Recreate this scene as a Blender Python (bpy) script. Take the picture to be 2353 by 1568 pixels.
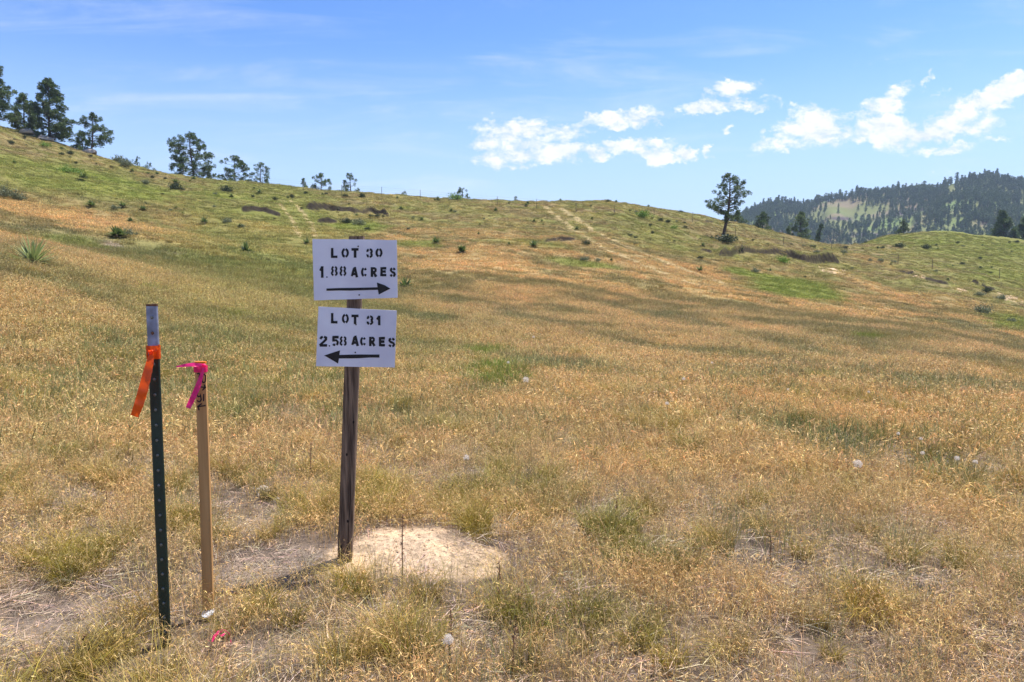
import bpy, math, random
import numpy as np
R = math.radians
for o in list(bpy.data.objects): bpy.data.objects.remove(o)
sc = bpy.context.scene
COL = sc.collection

# ------------------------------------------------------------------ camera
PITCH = R(5.0); CAMZ = 1.6; F = 1568.7; CX, CY = 1176.5, 784.0     # photo measured at 2353 x 1568
cam = bpy.data.objects.new('camera', bpy.data.cameras.new('camera'))
COL.objects.link(cam); sc.camera = cam
cam.location = (0, 0, CAMZ); cam.rotation_euler = (R(90) - PITCH, 0, 0)
cam.data.lens = 24; cam.data.sensor_width = 36; cam.data.clip_start = 0.05; cam.data.clip_end = 20000

# ------------------------------------------------------------------ sky, sun, exposure
SUN_EL, SUN_AZ = R(70), math.atan2(0.85, 0.52)                      # azimuth clockwise from +Y
sc.view_settings.view_transform = 'Standard'; sc.view_settings.look = 'None'
sc.view_settings.exposure = 0.72; sc.view_settings.gamma = 1.0
sun = bpy.data.objects.new('sun', bpy.data.lights.new('sun', 'SUN'))
sun.data.energy = 5.0; sun.data.angle = R(0.53); sun.data.color = (1, 0.94, 0.86)
COL.objects.link(sun); sun.rotation_euler = (R(90) - SUN_EL, 0, -SUN_AZ + math.pi)
# lamp points along -Z; tilt it so that it shines from the sun's place
from mathutils import Vector, Matrix
sd = Vector((math.sin(SUN_AZ) * math.cos(SUN_EL), math.cos(SUN_AZ) * math.cos(SUN_EL), math.sin(SUN_EL)))
sun.rotation_euler = sd.to_track_quat('Z', 'Y').to_euler()
world = bpy.data.worlds.new('World'); sc.world = world; world.use_nodes = True
wt = world.node_tree; wn = wt.nodes; wl = wt.links
wn.clear()

class NT:
    """small node helper"""
    def __init__(s, tree): s.t = tree
    def n(s, typ, **kw):
        nd = s.t.nodes.new(typ)
        for k, v in kw.items(): setattr(nd, k, v)
        return nd
    def link(s, a, b): s.t.links.new(a, b)
    def m(s, op, a, b=None, c=None, clamp=False):
        nd = s.n('ShaderNodeMath', operation=op); nd.use_clamp = clamp
        for i, v in enumerate((a, b, c)):
            if v is None: continue
            if isinstance(v, (int, float)): nd.inputs[i].default_value = v
            else: s.link(v, nd.inputs[i])
        return nd.outputs[0]
    def mix(s, f, a, b, blend='MIX'):
        nd = s.n('ShaderNodeMix', data_type='RGBA', blend_type=blend)
        for sk, v in ((nd.inputs[0], f), (nd.inputs[6], a), (nd.inputs[7], b)):
            if isinstance(v, (int, float)): sk.default_value = v
            elif isinstance(v, tuple): sk.default_value = v if len(v) == 4 else v + (1,)
            else: s.link(v, sk)
        return nd.outputs[2]
    def ramp(s, f, stops):
        nd = s.n('ShaderNodeValToRGB'); s.link(f, nd.inputs[0])
        cr = nd.color_ramp
        while len(cr.elements) < len(stops): cr.elements.new(0.5)
        for e, (p, c) in zip(cr.elements, stops):
            e.position = p; e.color = c if len(c) == 4 else tuple(c) + (1,)
        return nd.outputs[0]

W = NT(wt)
sky = W.n('ShaderNodeTexSky', sky_type='NISHITA'); sky.sun_disc = False
sky.sun_elevation = SUN_EL; sky.sun_rotation = SUN_AZ; sky.altitude = 1500
sky.air_density = 1.0; sky.dust_density = 1.5; sky.ozone_density = 2.5
tc = W.n('ShaderNodeTexCoord'); sep = W.n('ShaderNodeSeparateXYZ'); W.link(tc.outputs['Generated'], sep.inputs[0])
ysafe = W.m('MAXIMUM', sep.outputs[1], 0.05)
A_ = W.m('DIVIDE', sep.outputs[0], ysafe); B_ = W.m('DIVIDE', sep.outputs[2], ysafe)
comb = W.n('ShaderNodeCombineXYZ'); W.link(A_, comb.inputs[0]); W.link(B_, comb.inputs[1])
def wnoise(sx, sy, scale, detail, off=0.0, rough=0.6, dist=0.0):
    mp = W.n('ShaderNodeMapping'); W.link(comb.outputs[0], mp.inputs[0])
    mp.inputs['Scale'].default_value = (sx, sy, 1); mp.inputs['Location'].default_value = (off, off * 1.7, off * .3)
    nz = W.n('ShaderNodeTexNoise'); nz.inputs['Scale'].default_value = scale; nz.inputs['Detail'].default_value = detail
    nz.inputs['Roughness'].default_value = rough; nz.inputs['Distortion'].default_value = dist
    W.link(mp.outputs[0], nz.inputs['Vector']); return nz.outputs['Fac']
def px_dir(px, py):
    u = (px - CX) / F; v = (CY - py) / F
    dy = math.cos(PITCH) + v * math.sin(PITCH)
    return u, dy, v * math.cos(PITCH) - math.sin(PITCH)
# clouds: (x, y, rx, ry, tilt degrees, weight)
CL = [(1205,310,112,40,0,1),(1290,352,165,22,3,1),(1420,340,105,17,6,.9),(1512,352,44,17,0,.9),(1435,270,95,19,4,.85),
      (1655,240,108,21,3,1),(1668,212,62,26,10,1),(1576,349,21,16,0,.9),(1622,349,11,15,0,.85),(1685,300,15,9,0,.8),(1681,340,7,9,0,.5),
      (1790,327,80,22,12,1),(1885,290,92,44,8,1),(1790,303,26,11,5,.9),(2025,240,80,26,25,.75),(2075,292,110,30,0,1),(2130,300,140,24,6,.9),(2185,268,130,36,20,1),
      (2280,225,85,30,22,1),(2335,195,40,18,15,.9),(2150,224,28,15,0,.9),(2135,190,30,10,50,.6),(2165,343,75,13,6,.7),(2300,318,65,9,5,.75),
      (2190,392,70,4,4,.45),(1150,140,130,9,-6,.18),(1960,152,90,12,8,.16),(2480,200,90,30,10,.9)]
wA = W.m('ADD', A_, W.m('ADD', W.m('MULTIPLY', W.m('SUBTRACT', wnoise(1, 1.5, 16, 8, 7.7, .65), .5), .085), W.m('MULTIPLY', W.m('SUBTRACT', wnoise(1, 1.3, 60, 5, 2.7, .65), .5), .03)))
wB = W.m('ADD', B_, W.m('ADD', W.m('MULTIPLY', W.m('SUBTRACT', wnoise(1, 1.5, 18, 8, 9.9, .65), .5), .055), W.m('MULTIPLY', W.m('SUBTRACT', wnoise(1, 1.3, 70, 5, 4.4, .65), .5), .024)))
mask = None
for (cx, cy, rx, ry, tilt, w) in CL:
    dx, dy, dz = px_dir(cx, cy); a0, b0 = dx / dy, dz / dy
    ra, rb = rx / F * 1.5, ry / F * 1.38
    c, s_ = math.cos(R(tilt)), math.sin(R(tilt))
    da = W.m('SUBTRACT', wA, a0); db = W.m('SUBTRACT', wB, b0)
    p = W.m('ADD', W.m('MULTIPLY', da, c / ra), W.m('MULTIPLY', db, s_ / ra))
    q = W.m('ADD', W.m('MULTIPLY', da, -s_ / rb), W.m('MULTIPLY', db, c / rb))
    d2 = W.m('ADD', W.m('MULTIPLY', p, p), W.m('MULTIPLY', q, q))
    e = W.m('MULTIPLY', W.m('SUBTRACT', 1.0, d2, clamp=True), w)
    mask = e if mask is None else W.m('MAXIMUM', mask, e)
nA = wnoise(1, 1.9, 9, 9, 3.1, .62, .35); nB = wnoise(1, 1.6, 34, 7, 1.2, .65, .2)
nz = W.m('ADD', W.m('MULTIPLY', W.m('SUBTRACT', nA, .5), 3.6), W.m('MULTIPLY', W.m('SUBTRACT', nB, .5), 2.4))
dens = W.m('ADD', mask, W.m('MULTIPLY', nz, W.m('POWER', mask, .35)))
rmp = W.n('ShaderNodeMapRange', interpolation_type='SMOOTHSTEP'); W.link(dens, rmp.inputs[0])
rmp.inputs[1].default_value = .22; rmp.inputs[2].default_value = 1.0
cloud = rmp.outputs[0]
ci = W.n('ShaderNodeMapRange', interpolation_type='SMOOTHSTEP'); W.link(wnoise(1, 7, 3.2, 6, 5.0, .6, .6), ci.inputs[0])
ci.inputs[1].default_value = .47; ci.inputs[2].default_value = .8; ci.inputs[4].default_value = .26
front = W.m('GREATER_THAN', sep.outputs[1], .06)
cl_all = W.m('MULTIPLY', W.m('MAXIMUM', cloud, ci.outputs[0]), front)
hs = W.n('ShaderNodeHueSaturation'); W.link(sky.outputs[0], hs.inputs['Color']); hs.inputs['Saturation'].default_value = 1.15
tint = W.n('ShaderNodeMix', data_type='RGBA', blend_type='MULTIPLY'); tint.inputs[0].default_value = 1; gm_ = W.n('ShaderNodeGamma'); W.link(hs.outputs[0], gm_.inputs[0]); gm_.inputs[1].default_value = 1.4; W.link(gm_.outputs[0], tint.inputs[6]); tint.inputs[7].default_value = (.70, .63, .60, 1)
hzf = W.n('ShaderNodeMapRange', interpolation_type='SMOOTHSTEP'); W.link(W.m('DIVIDE', sep.outputs[2], W.m('SQRT', W.m('ADD', W.m('MULTIPLY', sep.outputs[0], sep.outputs[0]), W.m('ADD', W.m('MULTIPLY', sep.outputs[1], sep.outputs[1]), .0001)))), hzf.inputs[0])
hzf.inputs[1].default_value = .04; hzf.inputs[2].default_value = .36; hzf.inputs[3].default_value = .82; hzf.inputs[4].default_value = 0.0
skyc = W.mix(cl_all, W.mix(hzf.outputs[0], tint.outputs[2], (3.0, 3.75, 5.0)), W.mix(W.m('MULTIPLY', W.m('SUBTRACT', nB, .32), 3.2, clamp=True), (4.1, 4.35, 4.9), (5.6, 5.6, 5.7)))
bg = W.n('ShaderNodeBackground'); W.link(skyc, bg.inputs[0]); bg.inputs[1].default_value = 0.13
wo = W.n('ShaderNodeOutputWorld'); W.link(bg.outputs[0], wo.inputs[0])

# ------------------------------------------------------------------ numpy noise
def _h(i, j, seed):
    i = i.astype(np.int64); j = j.astype(np.int64)
    n = (i * 374761393 + j * 668265263 + seed * 2147483647) & 0xffffffff
    n = ((n ^ (n >> 13)) * 1274126177) & 0xffffffff
    n = n ^ (n >> 16)
    return (n & 0xffffff) / float(0xffffff)
def vnoise(x, y, seed=0):
    xi = np.floor(x); yi = np.floor(y); fx = x - xi; fy = y - yi
    fx = fx * fx * (3 - 2 * fx); fy = fy * fy * (3 - 2 * fy)
    a = _h(xi, yi, seed); b = _h(xi + 1, yi, seed); c = _h(xi, yi + 1, seed); d = _h(xi + 1, yi + 1, seed)
    return (a * (1 - fx) + b * fx) * (1 - fy) + (c * (1 - fx) + d * fx) * fy
def fbm(x, y, seed=0, oc=4, g=.5):
    s = 0; a = 1; t = 0
    for k in range(oc):
        s = s + a * vnoise(x * 2 ** k + k * 17.3, y * 2 ** k - k * 9.1, seed + k); t += a; a *= g
    return s / t
def sstep(a, b, x):
    t = np.clip((x - a) / (b - a), 0, 1); return t * t * (3 - 2 * t)

# ------------------------------------------------------------------ terrain height
def z_at(d, py):
    u, dy, dz = px_dir(CX, py); return CAMZ + d * dz / dy
# per azimuth column (photo x): depth -> height read from the photograph
COLS = {
 -250: [(10,.5),(17,2.6),(30,6.0),(50,11.5),(80,22),(95,29),(110,31),(140,31),(250,20)],
 0:    [(10,'850'),(17,'612'),(30,'540'),(50,'462'),(80,'340'),(95,'275'),(105,24.0),(140,22),(250,10)],
 150:  [(10,'868'),(17,'660'),(30,'560'),(50,'480'),(80,'378'),(98,'323'),(110,20.5),(140,17),(250,6)],
 400:  [(10,'885'),(17,'735'),(30,'610'),(50,'520'),(80,'430'),(98,'397'),(112,16.4),(140,13),(250,0)],
 800:  [(10,'897'),(17,'785'),(30,'680'),(45,'595'),(70,'500'),(98,'438'),(112,14.2),(140,10),(250,-6)],
 1150: [(10,'900'),(17,'803'),(30,'700'),(45,'605'),(70,'520'),(98,'459'),(112,12.6),(140,8),(250,-10)],
 1400: [(10,'903'),(17,'808'),(30,'712'),(45,'625'),(70,'535'),(100,'460'),(112,12.8),(140,9),(250,-12)],
 1600: [(10,'905'),(17,'814'),(30,'724'),(45,'652'),(65,'590'),(85,'540'),(104,'487'),(116,11),(140,7),(250,-15)],
 1750: [(10,'908'),(17,'818'),(30,'730'),(45,'668'),(65,'608'),(85,'565'),(104,'524'),(116,8.6),(140,3),(250,-18)],
 1890: [(10,'910'),(17,'822'),(30,'738'),(45,'682'),(65,'628'),(85,'590'),(106,'560'),(118,6.6),(140,4.5),(250,-18)],
 2010: [(10,'912'),(17,'826'),(30,'746'),(45,'695'),(65,'645'),(85,'600'),(112,'562'),(135,'540'),(150,9.3),(250,-14)],
 2150: [(10,'915'),(17,'832'),(30,'760'),(45,'710'),(60,'668'),(82,'617'),(110,'565'),(140,'523'),(155,11.5),(250,-8)],
 2353: [(10,'925'),(17,'850'),(30,'785'),(45,'738'),(60,'703'),(82,'648'),(110,'590'),(138,'545'),(155,8),(250,-12)],
 2700: [(10,-.45),(17,-1.2),(30,-2.3),(45,-3.2),(60,-3.4),(82,-2),(110,1),(140,2),(155,1),(250,-15)],
}
NA, NR = 1441, 700
LR0, LR1 = math.log(0.5), math.log(6000)
lr = np.linspace(LR0, LR1, NR); azg = np.linspace(-math.pi, math.pi, NA)
ctl_a, ctl_z = [], []
for X in sorted(COLS):
    az = math.atan(((X - CX) / F) / 1.004); ca = math.cos(az)
    pts = [(.5, 0), (4.2, 0.0)] + [(d / ca, z_at(d, float(v)) if isinstance(v, str) else v) for d, v in COLS[X]] + [(500, -26), (6000, -30)]
    rr = np.log([p[0] for p in pts]); zz = [p[1] for p in pts]
    z = np.interp(lr, rr, zz); ctl_a.append(az); ctl_z.append(z)
def flat_col(k):
    pts = [(.5, 0), (5, 0), (30, k * 2), (90, k * 8), (250, k * 6 - 6), (500, -26), (6000, -30)]
    return np.interp(lr, np.log([p[0] for p in pts]), [p[1] for p in pts])
for a, k in ((-math.pi, -.3), (-2.2, .3), (-1.3, 1.6), (1.2, -.8), (2.2, -.8), (math.pi, -.3)):
    ctl_a.append(a); ctl_z.append(flat_col(k))
order = np.argsort(ctl_a); ctl_a = np.array(ctl_a)[order]; ctl_z = np.array(ctl_z)[order]
ZT = np.empty((NA, NR))
for j in range(NR): ZT[:, j] = np.interp(azg, ctl_a, ctl_z[:, j])
def smooth(a, k, axis):
    ker = np.hanning(k + 2)[1:-1]; ker /= ker.sum(); pad = [(0, 0), (0, 0)]; pad[axis] = (k // 2, k // 2)
    return np.apply_along_axis(lambda v: np.convolve(v, ker, 'valid'), axis, np.pad(a, pad, mode='edge'))
ZT = smooth(ZT, 13, 1); ZT = smooth(ZT, 19, 0)
def base_h(x, y):
    r = np.sqrt(x * x + y * y) + 1e-6; az = np.arctan2(x, y)
    fa = (az + math.pi) / (2 * math.pi) * (NA - 1); fr = np.clip((np.log(np.maximum(r, .5)) - LR0) / (LR1 - LR0) * (NR - 1), 0, NR - 1.001)
    ia = np.clip(fa.astype(int), 0, NA - 2); ir = fr.astype(int); da = fa - ia; dr = fr - ir
    return (ZT[ia, ir] * (1 - da) + ZT[ia + 1, ir] * da) * (1 - dr) + (ZT[ia, ir + 1] * (1 - da) + ZT[ia + 1, ir + 1] * da) * dr
BANKS = []                                                          # eroded cuts: (azimuths, radii, height)
def bank(x, y):
    r = np.hypot(x, y); az = np.arctan2(x, y); dz = np.zeros_like(r); face = np.zeros_like(r); wide_ = np.zeros_like(r)
    for k, (ba, br, h) in enumerate(BANKS):
        w = sstep(ba[0], ba[0] + .012, az) * sstep(ba[-1], ba[-1] - .012, az)
        rb = np.interp(az, ba, br) + (fbm(az * 60, az * 0 + k, 60 + k, 4) - .5) * 1.1
        hh = h * .80 * w * (.5 + 1.0 * fbm(az * 40, az * 0 + k * 3, 66, 3))
        dz = dz + hh * sstep(rb - .1, rb + .45, r) * np.exp(-np.maximum(r - rb, 0) / 3.0)
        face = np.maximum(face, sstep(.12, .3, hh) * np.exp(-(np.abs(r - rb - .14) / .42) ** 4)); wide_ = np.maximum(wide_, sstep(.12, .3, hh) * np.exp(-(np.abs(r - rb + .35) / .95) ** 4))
    return dz, face, wide_
def H(x, y):
    x = np.asarray(x, float); y = np.asarray(y, float)
    r = np.sqrt(x * x + y * y); z = base_h(x, y) + (bank(x, y)[0] if BANKS else 0)
    z = z + (fbm(x / 1.1, y / 1.1, 5, 3) - .5) * .07
    z = z + (fbm(x / 9, y / 6, 9, 3) - .5) * .5 * sstep(8, 40, r)
    hill = sstep(45, 75, r) * sstep(320, 200, r)
    z = z + ((fbm(x / 3.2, y / 1.5, 21, 4) - .5) * .7 + (fbm(x / .9, y / .7, 24, 2) - .5) * .42) * hill            # cattle terraces and hummocks
    # spoil of the post hole
    ex = ((x + .55) / .62) ** 2 + ((y - 3.95) / .38) ** 2
    z = z + .055 * np.exp(-ex * 1.3) * (.8 + .5 * fbm(x * 9, y * 9, 3, 3))
    return z
def H1(x, y): return float(H(np.array([x]), np.array([y]))[0])
def ray_ground(px, py, dmin=1.0, dmax=260, lift=0.0):
    u, dy, dz = px_dir(px, py); d = np.exp(np.linspace(math.log(dmin), math.log(dmax), 1500))
    x = u / dy * d; z = CAMZ + dz / dy * d; g = H(x, d) + lift; k = np.argmax(z < g)
    if not (z < g).any(): k = len(d) - 1
    return float(x[k]), float(d[k]), float(g[k])
def on_hill(px, py, lim=125):
    for k in range(40):
        p = ray_ground(px, py + k)
        if p[1] < lim: return p
    return p
def at_depth(px, d):
    """ground point below photo column px at depth d"""
    x = (px - CX) / F / 1.006 * d; return x, d, H1(x, d)
def unproj(px, py, d):
    u, dy, dz = px_dir(px, py); return Vector((u / dy * d, d, CAMZ + dz / dy * d))

_B = [([(545,481),(560,483),(600,487),(655,497)], .6), ([(695,483),(760,486),(815,490),(850,487),(900,500)], .75), ([(720,511),(785,515)], .45),
      ([(1600,576),(1649,579)], .4), ([(1645,590),(1700,583),(1757,586),(1817,593),(1849,603),(1887,606),(1938,606)], 1.15),
      ([(2046,627),(2061,625),(2096,632),(2127,644),(2150,651),(2194,660)], .45), ([(2216,647),(2244,654),(2267,665),(2300,671)], .6),
      ([(1240,560),(1267,554),(1295,552),(1332,554)], .45), ([(1396,530),(1424,530)], .5), ([(1600,509),(1652,511)], .4), ([(1150,476),(1190,480)], .3), ([(2050,566),(2080,569)], .4), ([(2115,570),(2140,573)], .4)]
_bb = []
for pts, h in _B:
    g = [on_hill(*p) for p in pts]; _bb.append((np.array([math.atan2(p[0], p[1]) for p in g]), np.array([math.hypot(p[0], p[1]) for p in g]), h))
BANKS += _bb

# ------------------------------------------------------------------ vegetation field
PATCH = []
def patch(kind, px, py, rx, ry, w=1.0):
    x, y, _ = ray_ground(px, py); xa, ya, _ = ray_ground(px, py - ry); xb, yb, _ = ray_ground(px, py + ry)
    sh = (.20 if px > 1000 else .07) * rx / ry if kind in ('dry', 'green') else 0.0
    PATCH.append((kind, sh, x, y, max(rx / F * y, .05), max((math.hypot(xa, ya) - math.hypot(xb, yb)) / 2, .06), w))
for a in [(180,500,280,16),(630,523,95,8),(400,655,330,42),(100,700,190,60),(1080,600,120,9),(1150,680,130,12),(1400,722,170,13),(1750,762,160,12),
          (2000,660,115,12),(2080,692,60,7),(1300,785,240,16),(2200,850,170,10),(1980,915,240,18),(1500,862,170,14),(1680,1040,170,45),(2250,802,130,7),
          (1760,705,70,6),(1200,560,70,8),(960,885,130,40),(2000,600,60,6),(1500,625,110,6),(2100,980,150,14),(760,740,120,20)]: patch('dry', *a)
for a in [(260,566,330,24),(640,598,140,14),(1700,905,130,9),(1590,742,160,10),(2150,1075,280,50,1.3),(1900,1030,130,36,1.3),(1200,730,100,8),(2250,760,150,10),
          (1850,815,130,9),(1350,690,120,8),(2100,880,150,7),(1500,800,150,8),(1000,740,60,10),(1700,1250,90,50,.6),(1950,1280,120,60,.6),(700,1250,26,60,.5)]: patch('green', *a)
for a in [(1165,868,80,34,1.3),(1110,815,50,12,1.3),(1820,662,110,22,1.3),(1720,630,70,10),(1738,1166,36,14,1.4),(1992,776,42,7,1.2),(350,664,24,5,1.2),(566,731,24,6,1.2),
          (1330,602,110,11,.8),(830,520,75,13),(180,405,230,34,.7),(640,490,160,12,.7),(1220,560,110,10,.5),(960,560,60,9,.7),(2330,740,60,20,.8),(1640,870,26,5,.8),
          (2200,1385,30,14,.7),(560,975,22,12,.7),(150,560,90,12,.5),(1900,1430,24,18,.7),(2250,540,120,10,.6),(2100,548,120,10,.5),(600,430,140,14,.5)]: patch('lush', *a)
for a in [(600,1215,95,34),(60,1450,150,60),(700,1490,200,42,.8),(1080,1485,130,38,.8),(130,1150,60,18,.6),(335,895,50,12),(1990,1540,120,22,.7),(1400,1410,80,20,.6),(620,1322,165,52,1.5),(400,1512,52,34,1.5),(486,1440,36,20,1.4),(785,1302,48,24,1.5),
          (270,566,28,4),(405,583,26,3),(1640,1490,90,24,.55),(900,1090,60,20,.5),(660,960,50,15,.6),(1820,1330,70,18,.45)]: patch('bare', *a)
for a in [(940,1262,190,52),(1050,1300,150,44),(1895,616,22,4),(1925,622,14,4),(2325,690,34,9),(2200,668,20,3),(2105,640,14,3)]: patch('soil', *a)
for a in [(65,1310,75,50),(850,1195,60,22),(1155,1455,52,42),(800,1362,66,24),(1050,1365,90,24),(250,1562,90,16),(1345,1450,70,60),(1480,1295,90,32),(585,1130,60,26),
          (870,1170,60,20),(1400,1240,80,24),(1560,1500,110,44),(1900,1500,80,36),(1130,1240,50,30),(420,1230,50,50),(180,1270,80,30),(1040,1150,60,22),(560,1420,50,40),(240,1390,40,20)]: patch('gold', *a)
# the two wheel ruts of the track climbing the hill, and the faint one on the left
def path_pts(L): return [ray_ground(a, b)[:2] for a, b in L]
TRACK = [path_pts([(1252,476),(1300,512),(1345,545),(1400,577),(1470,607),(1560,640),(1640,668)]),
         path_pts([(1268,472),(1330,508),(1385,540),(1450,572),(1530,604),(1620,635),(1720,672)]),
         path_pts([(645,470),(668,500),(680,528),(690,545)]), path_pts([(668,462),(696,490),(716,520),(724,545)])]
def seg_dist(x, y, pts):
    d = np.full(x.shape, 1e9)
    for (x0, y0), (x1, y1) in zip(pts[:-1], pts[1:]):
        L2 = (x1 - x0) ** 2 + (y1 - y0) ** 2 + 1e-9
        t = np.clip(((x - x0) * (x1 - x0) + (y - y0) * (y1 - y0)) / L2, 0, 1)
        d = np.minimum(d, np.hypot(x - x0 - t * (x1 - x0), y - y0 - t * (y1 - y0)))
    return d
def field(x, y):
    """share of dry / green / lush / bare / soil / gold cover at ground points"""
    x = np.asarray(x, float); y = np.asarray(y, float); r = np.hypot(x, y) + 1e-6
    wx = x + .9 * (fbm(x / 3, y / 3, 71, 3) - .5) * np.clip(r / 14, .12, 3); wy = y + .9 * (fbm(x / 3, y / 3, 81, 3) - .5) * np.clip(r / 14, .12, 3)
    f = {k: np.zeros_like(x) for k in ('dry', 'green', 'lush', 'bare', 'soil', 'gold')}
    for kind, sh, cx, cy, rt, rr, w in PATCH:
        c = math.hypot(cx, cy); ex, ey = cx / c, cy / c
        dx, dy = wx - cx, wy - cy
        tg = (dx * ey - dy * ex) / rt; e = np.exp(-tg ** 2 - ((dx * ex + dy * ey) / rr + min(sh, 1.8) * tg) ** 2)
        f[kind] = np.maximum(f[kind], w * sstep(.15, .75, e))
    f['green'] = f['green'] * (1 - .85 * f['dry'])
    b1 = fbm((wx - wy) / 6.5, (wx * .75 + wy) / 1.7, 31, 4); b2 = fbm(x / 1.3, y / .8, 41, 3); b3 = fbm(wx / 16, wy / 9, 51, 3)
    near = sstep(9, 5, r); farh = sstep(50, 72, r)
    dryb = (.10 + .90 * sstep(.43, .56, b1 * .66 + b2 * .34)) * (1 - .60 * farh) + .55 * near
    dryb = np.clip(dryb, 0, 1)
    f['dry'] = np.clip(np.maximum(dryb * (1 - np.clip(f['green'] * .65 + f['lush'], 0, 1)), f['dry']), 0, 1)
    f['lushn'] = np.clip(f['lush'] + .35 * sstep(.60, .72, b3) * farh, 0, 1.4)
    f['bare'] = np.clip(f['bare'] + .2 * sstep(.58, .70, fbm(x / .7, y / .7, 61, 3)) * near, 0, 1)
    f['brown'] = sstep(.48, .66, fbm(x / 4, y / 1.7, 91, 4)) * farh
    tr = np.full_like(x, 1e9)
    for k, t in enumerate(TRACK): tr = np.minimum(tr, seg_dist(x, y, t) * (1 if k < 2 else 1.7))
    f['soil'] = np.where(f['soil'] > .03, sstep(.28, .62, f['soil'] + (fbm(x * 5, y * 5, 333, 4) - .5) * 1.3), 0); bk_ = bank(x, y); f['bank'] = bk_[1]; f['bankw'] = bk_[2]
    f['track'] = sstep(.46, .14, tr + .5 * (fbm(x / .8, y / .8, 15, 3) - .5))
    return f
DRY = np.array([.57, .385, .165]); OLIVE = np.array([.275, .225, .085]); LUSH = np.array([.25, .29, .05]); GOLD = np.array([.38, .28, .035])
GREYG = np.array([.40, .33, .25]); BROWN = np.array([.32, .235, .13]); HILLG = np.array([.29, .28, .085]); DKGR = np.array([.185, .185, .08])
TRK = np.array([.50, .39, .20])
def lerp(a, b, t): return a + (b - a) * t[..., None]
def grass_color(x, y, f):
    r = np.hypot(x, y); c = np.zeros(x.shape + (3,)) + OLIVE
    c = lerp(c, np.zeros(3) + HILLG, sstep(48, 75, r))
    c = lerp(c, BROWN + c * 0, f['brown'] * .55)
    c = lerp(c, DKGR + c * 0, np.clip(f['green'], 0, 1) * .6)
    dcol = lerp(DRY + c * 0, np.array([.47, .35, .15]) + c * 0, fbm(x / 2.5, y / 2.5, 13, 2))
    c = lerp(c, dcol, f['dry'] * (1 - .35 * sstep(55, 80, r)))
    c = lerp(c, GOLD + c * 0, np.clip(f['gold'], 0, 1) * .7)
    c = lerp(c, LUSH + c * 0, np.clip(f['lushn'], 0, 1) * .9)
    c = lerp(c, GREYG + c * 0, np.clip(f['bare'], 0, 1) * .75)
    c = lerp(c, TRK + c * 0, f['track'] * .45)
    return c

# ------------------------------------------------------------------ mesh and object helpers
def link(name, me, mat=None, parent=None, label=None, cat=None, group=None, kind=None):
    o = bpy.data.objects.new(name, me); COL.objects.link(o)
    if mat is not None and me is not None and not me.materials:
        for m_ in (mat if isinstance(mat, (list, tuple)) else [mat]): me.materials.append(m_)
    if parent: o.parent = parent
    if label: o['label'] = label
    if cat: o['category'] = cat
    if group: o['group'] = group
    if kind: o['kind'] = kind
    return o
def mesh_np(name, V, Fq=None, Ft=None, smooth=False, mi=None):
    V = np.asarray(V, np.float32); me = bpy.data.meshes.new(name)
    Fq = np.zeros((0, 4), int) if Fq is None else np.asarray(Fq, int).reshape(-1, 4)
    Ft = np.zeros((0, 3), int) if Ft is None else np.asarray(Ft, int).reshape(-1, 3)
    me.vertices.add(len(V)); me.vertices.foreach_set('co', V.ravel())
    me.loops.add(Fq.size + Ft.size); me.loops.foreach_set('vertex_index', np.concatenate([Fq.ravel(), Ft.ravel()]).astype(np.int32))
    n = len(Fq) + len(Ft); me.polygons.add(n)
    st = np.concatenate([np.arange(len(Fq)) * 4, Fq.size + np.arange(len(Ft)) * 3]).astype(np.int32)
    me.polygons.foreach_set('loop_start', st)
    if smooth: me.polygons.foreach_set('use_smooth', np.ones(n, bool))
    if mi is not None: me.polygons.foreach_set('material_index', np.asarray(mi, np.int32))
    me.update(calc_edges=True); me.validate(); return me
def vcol(me, name, C):
    a = me.attributes.new(name, 'FLOAT_COLOR', 'POINT'); C = np.asarray(C, np.float32)
    if C.shape[1] == 3: C = np.concatenate([C, np.ones((len(C), 1), np.float32)], 1)
    a.data.foreach_set('color', C.ravel())
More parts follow.
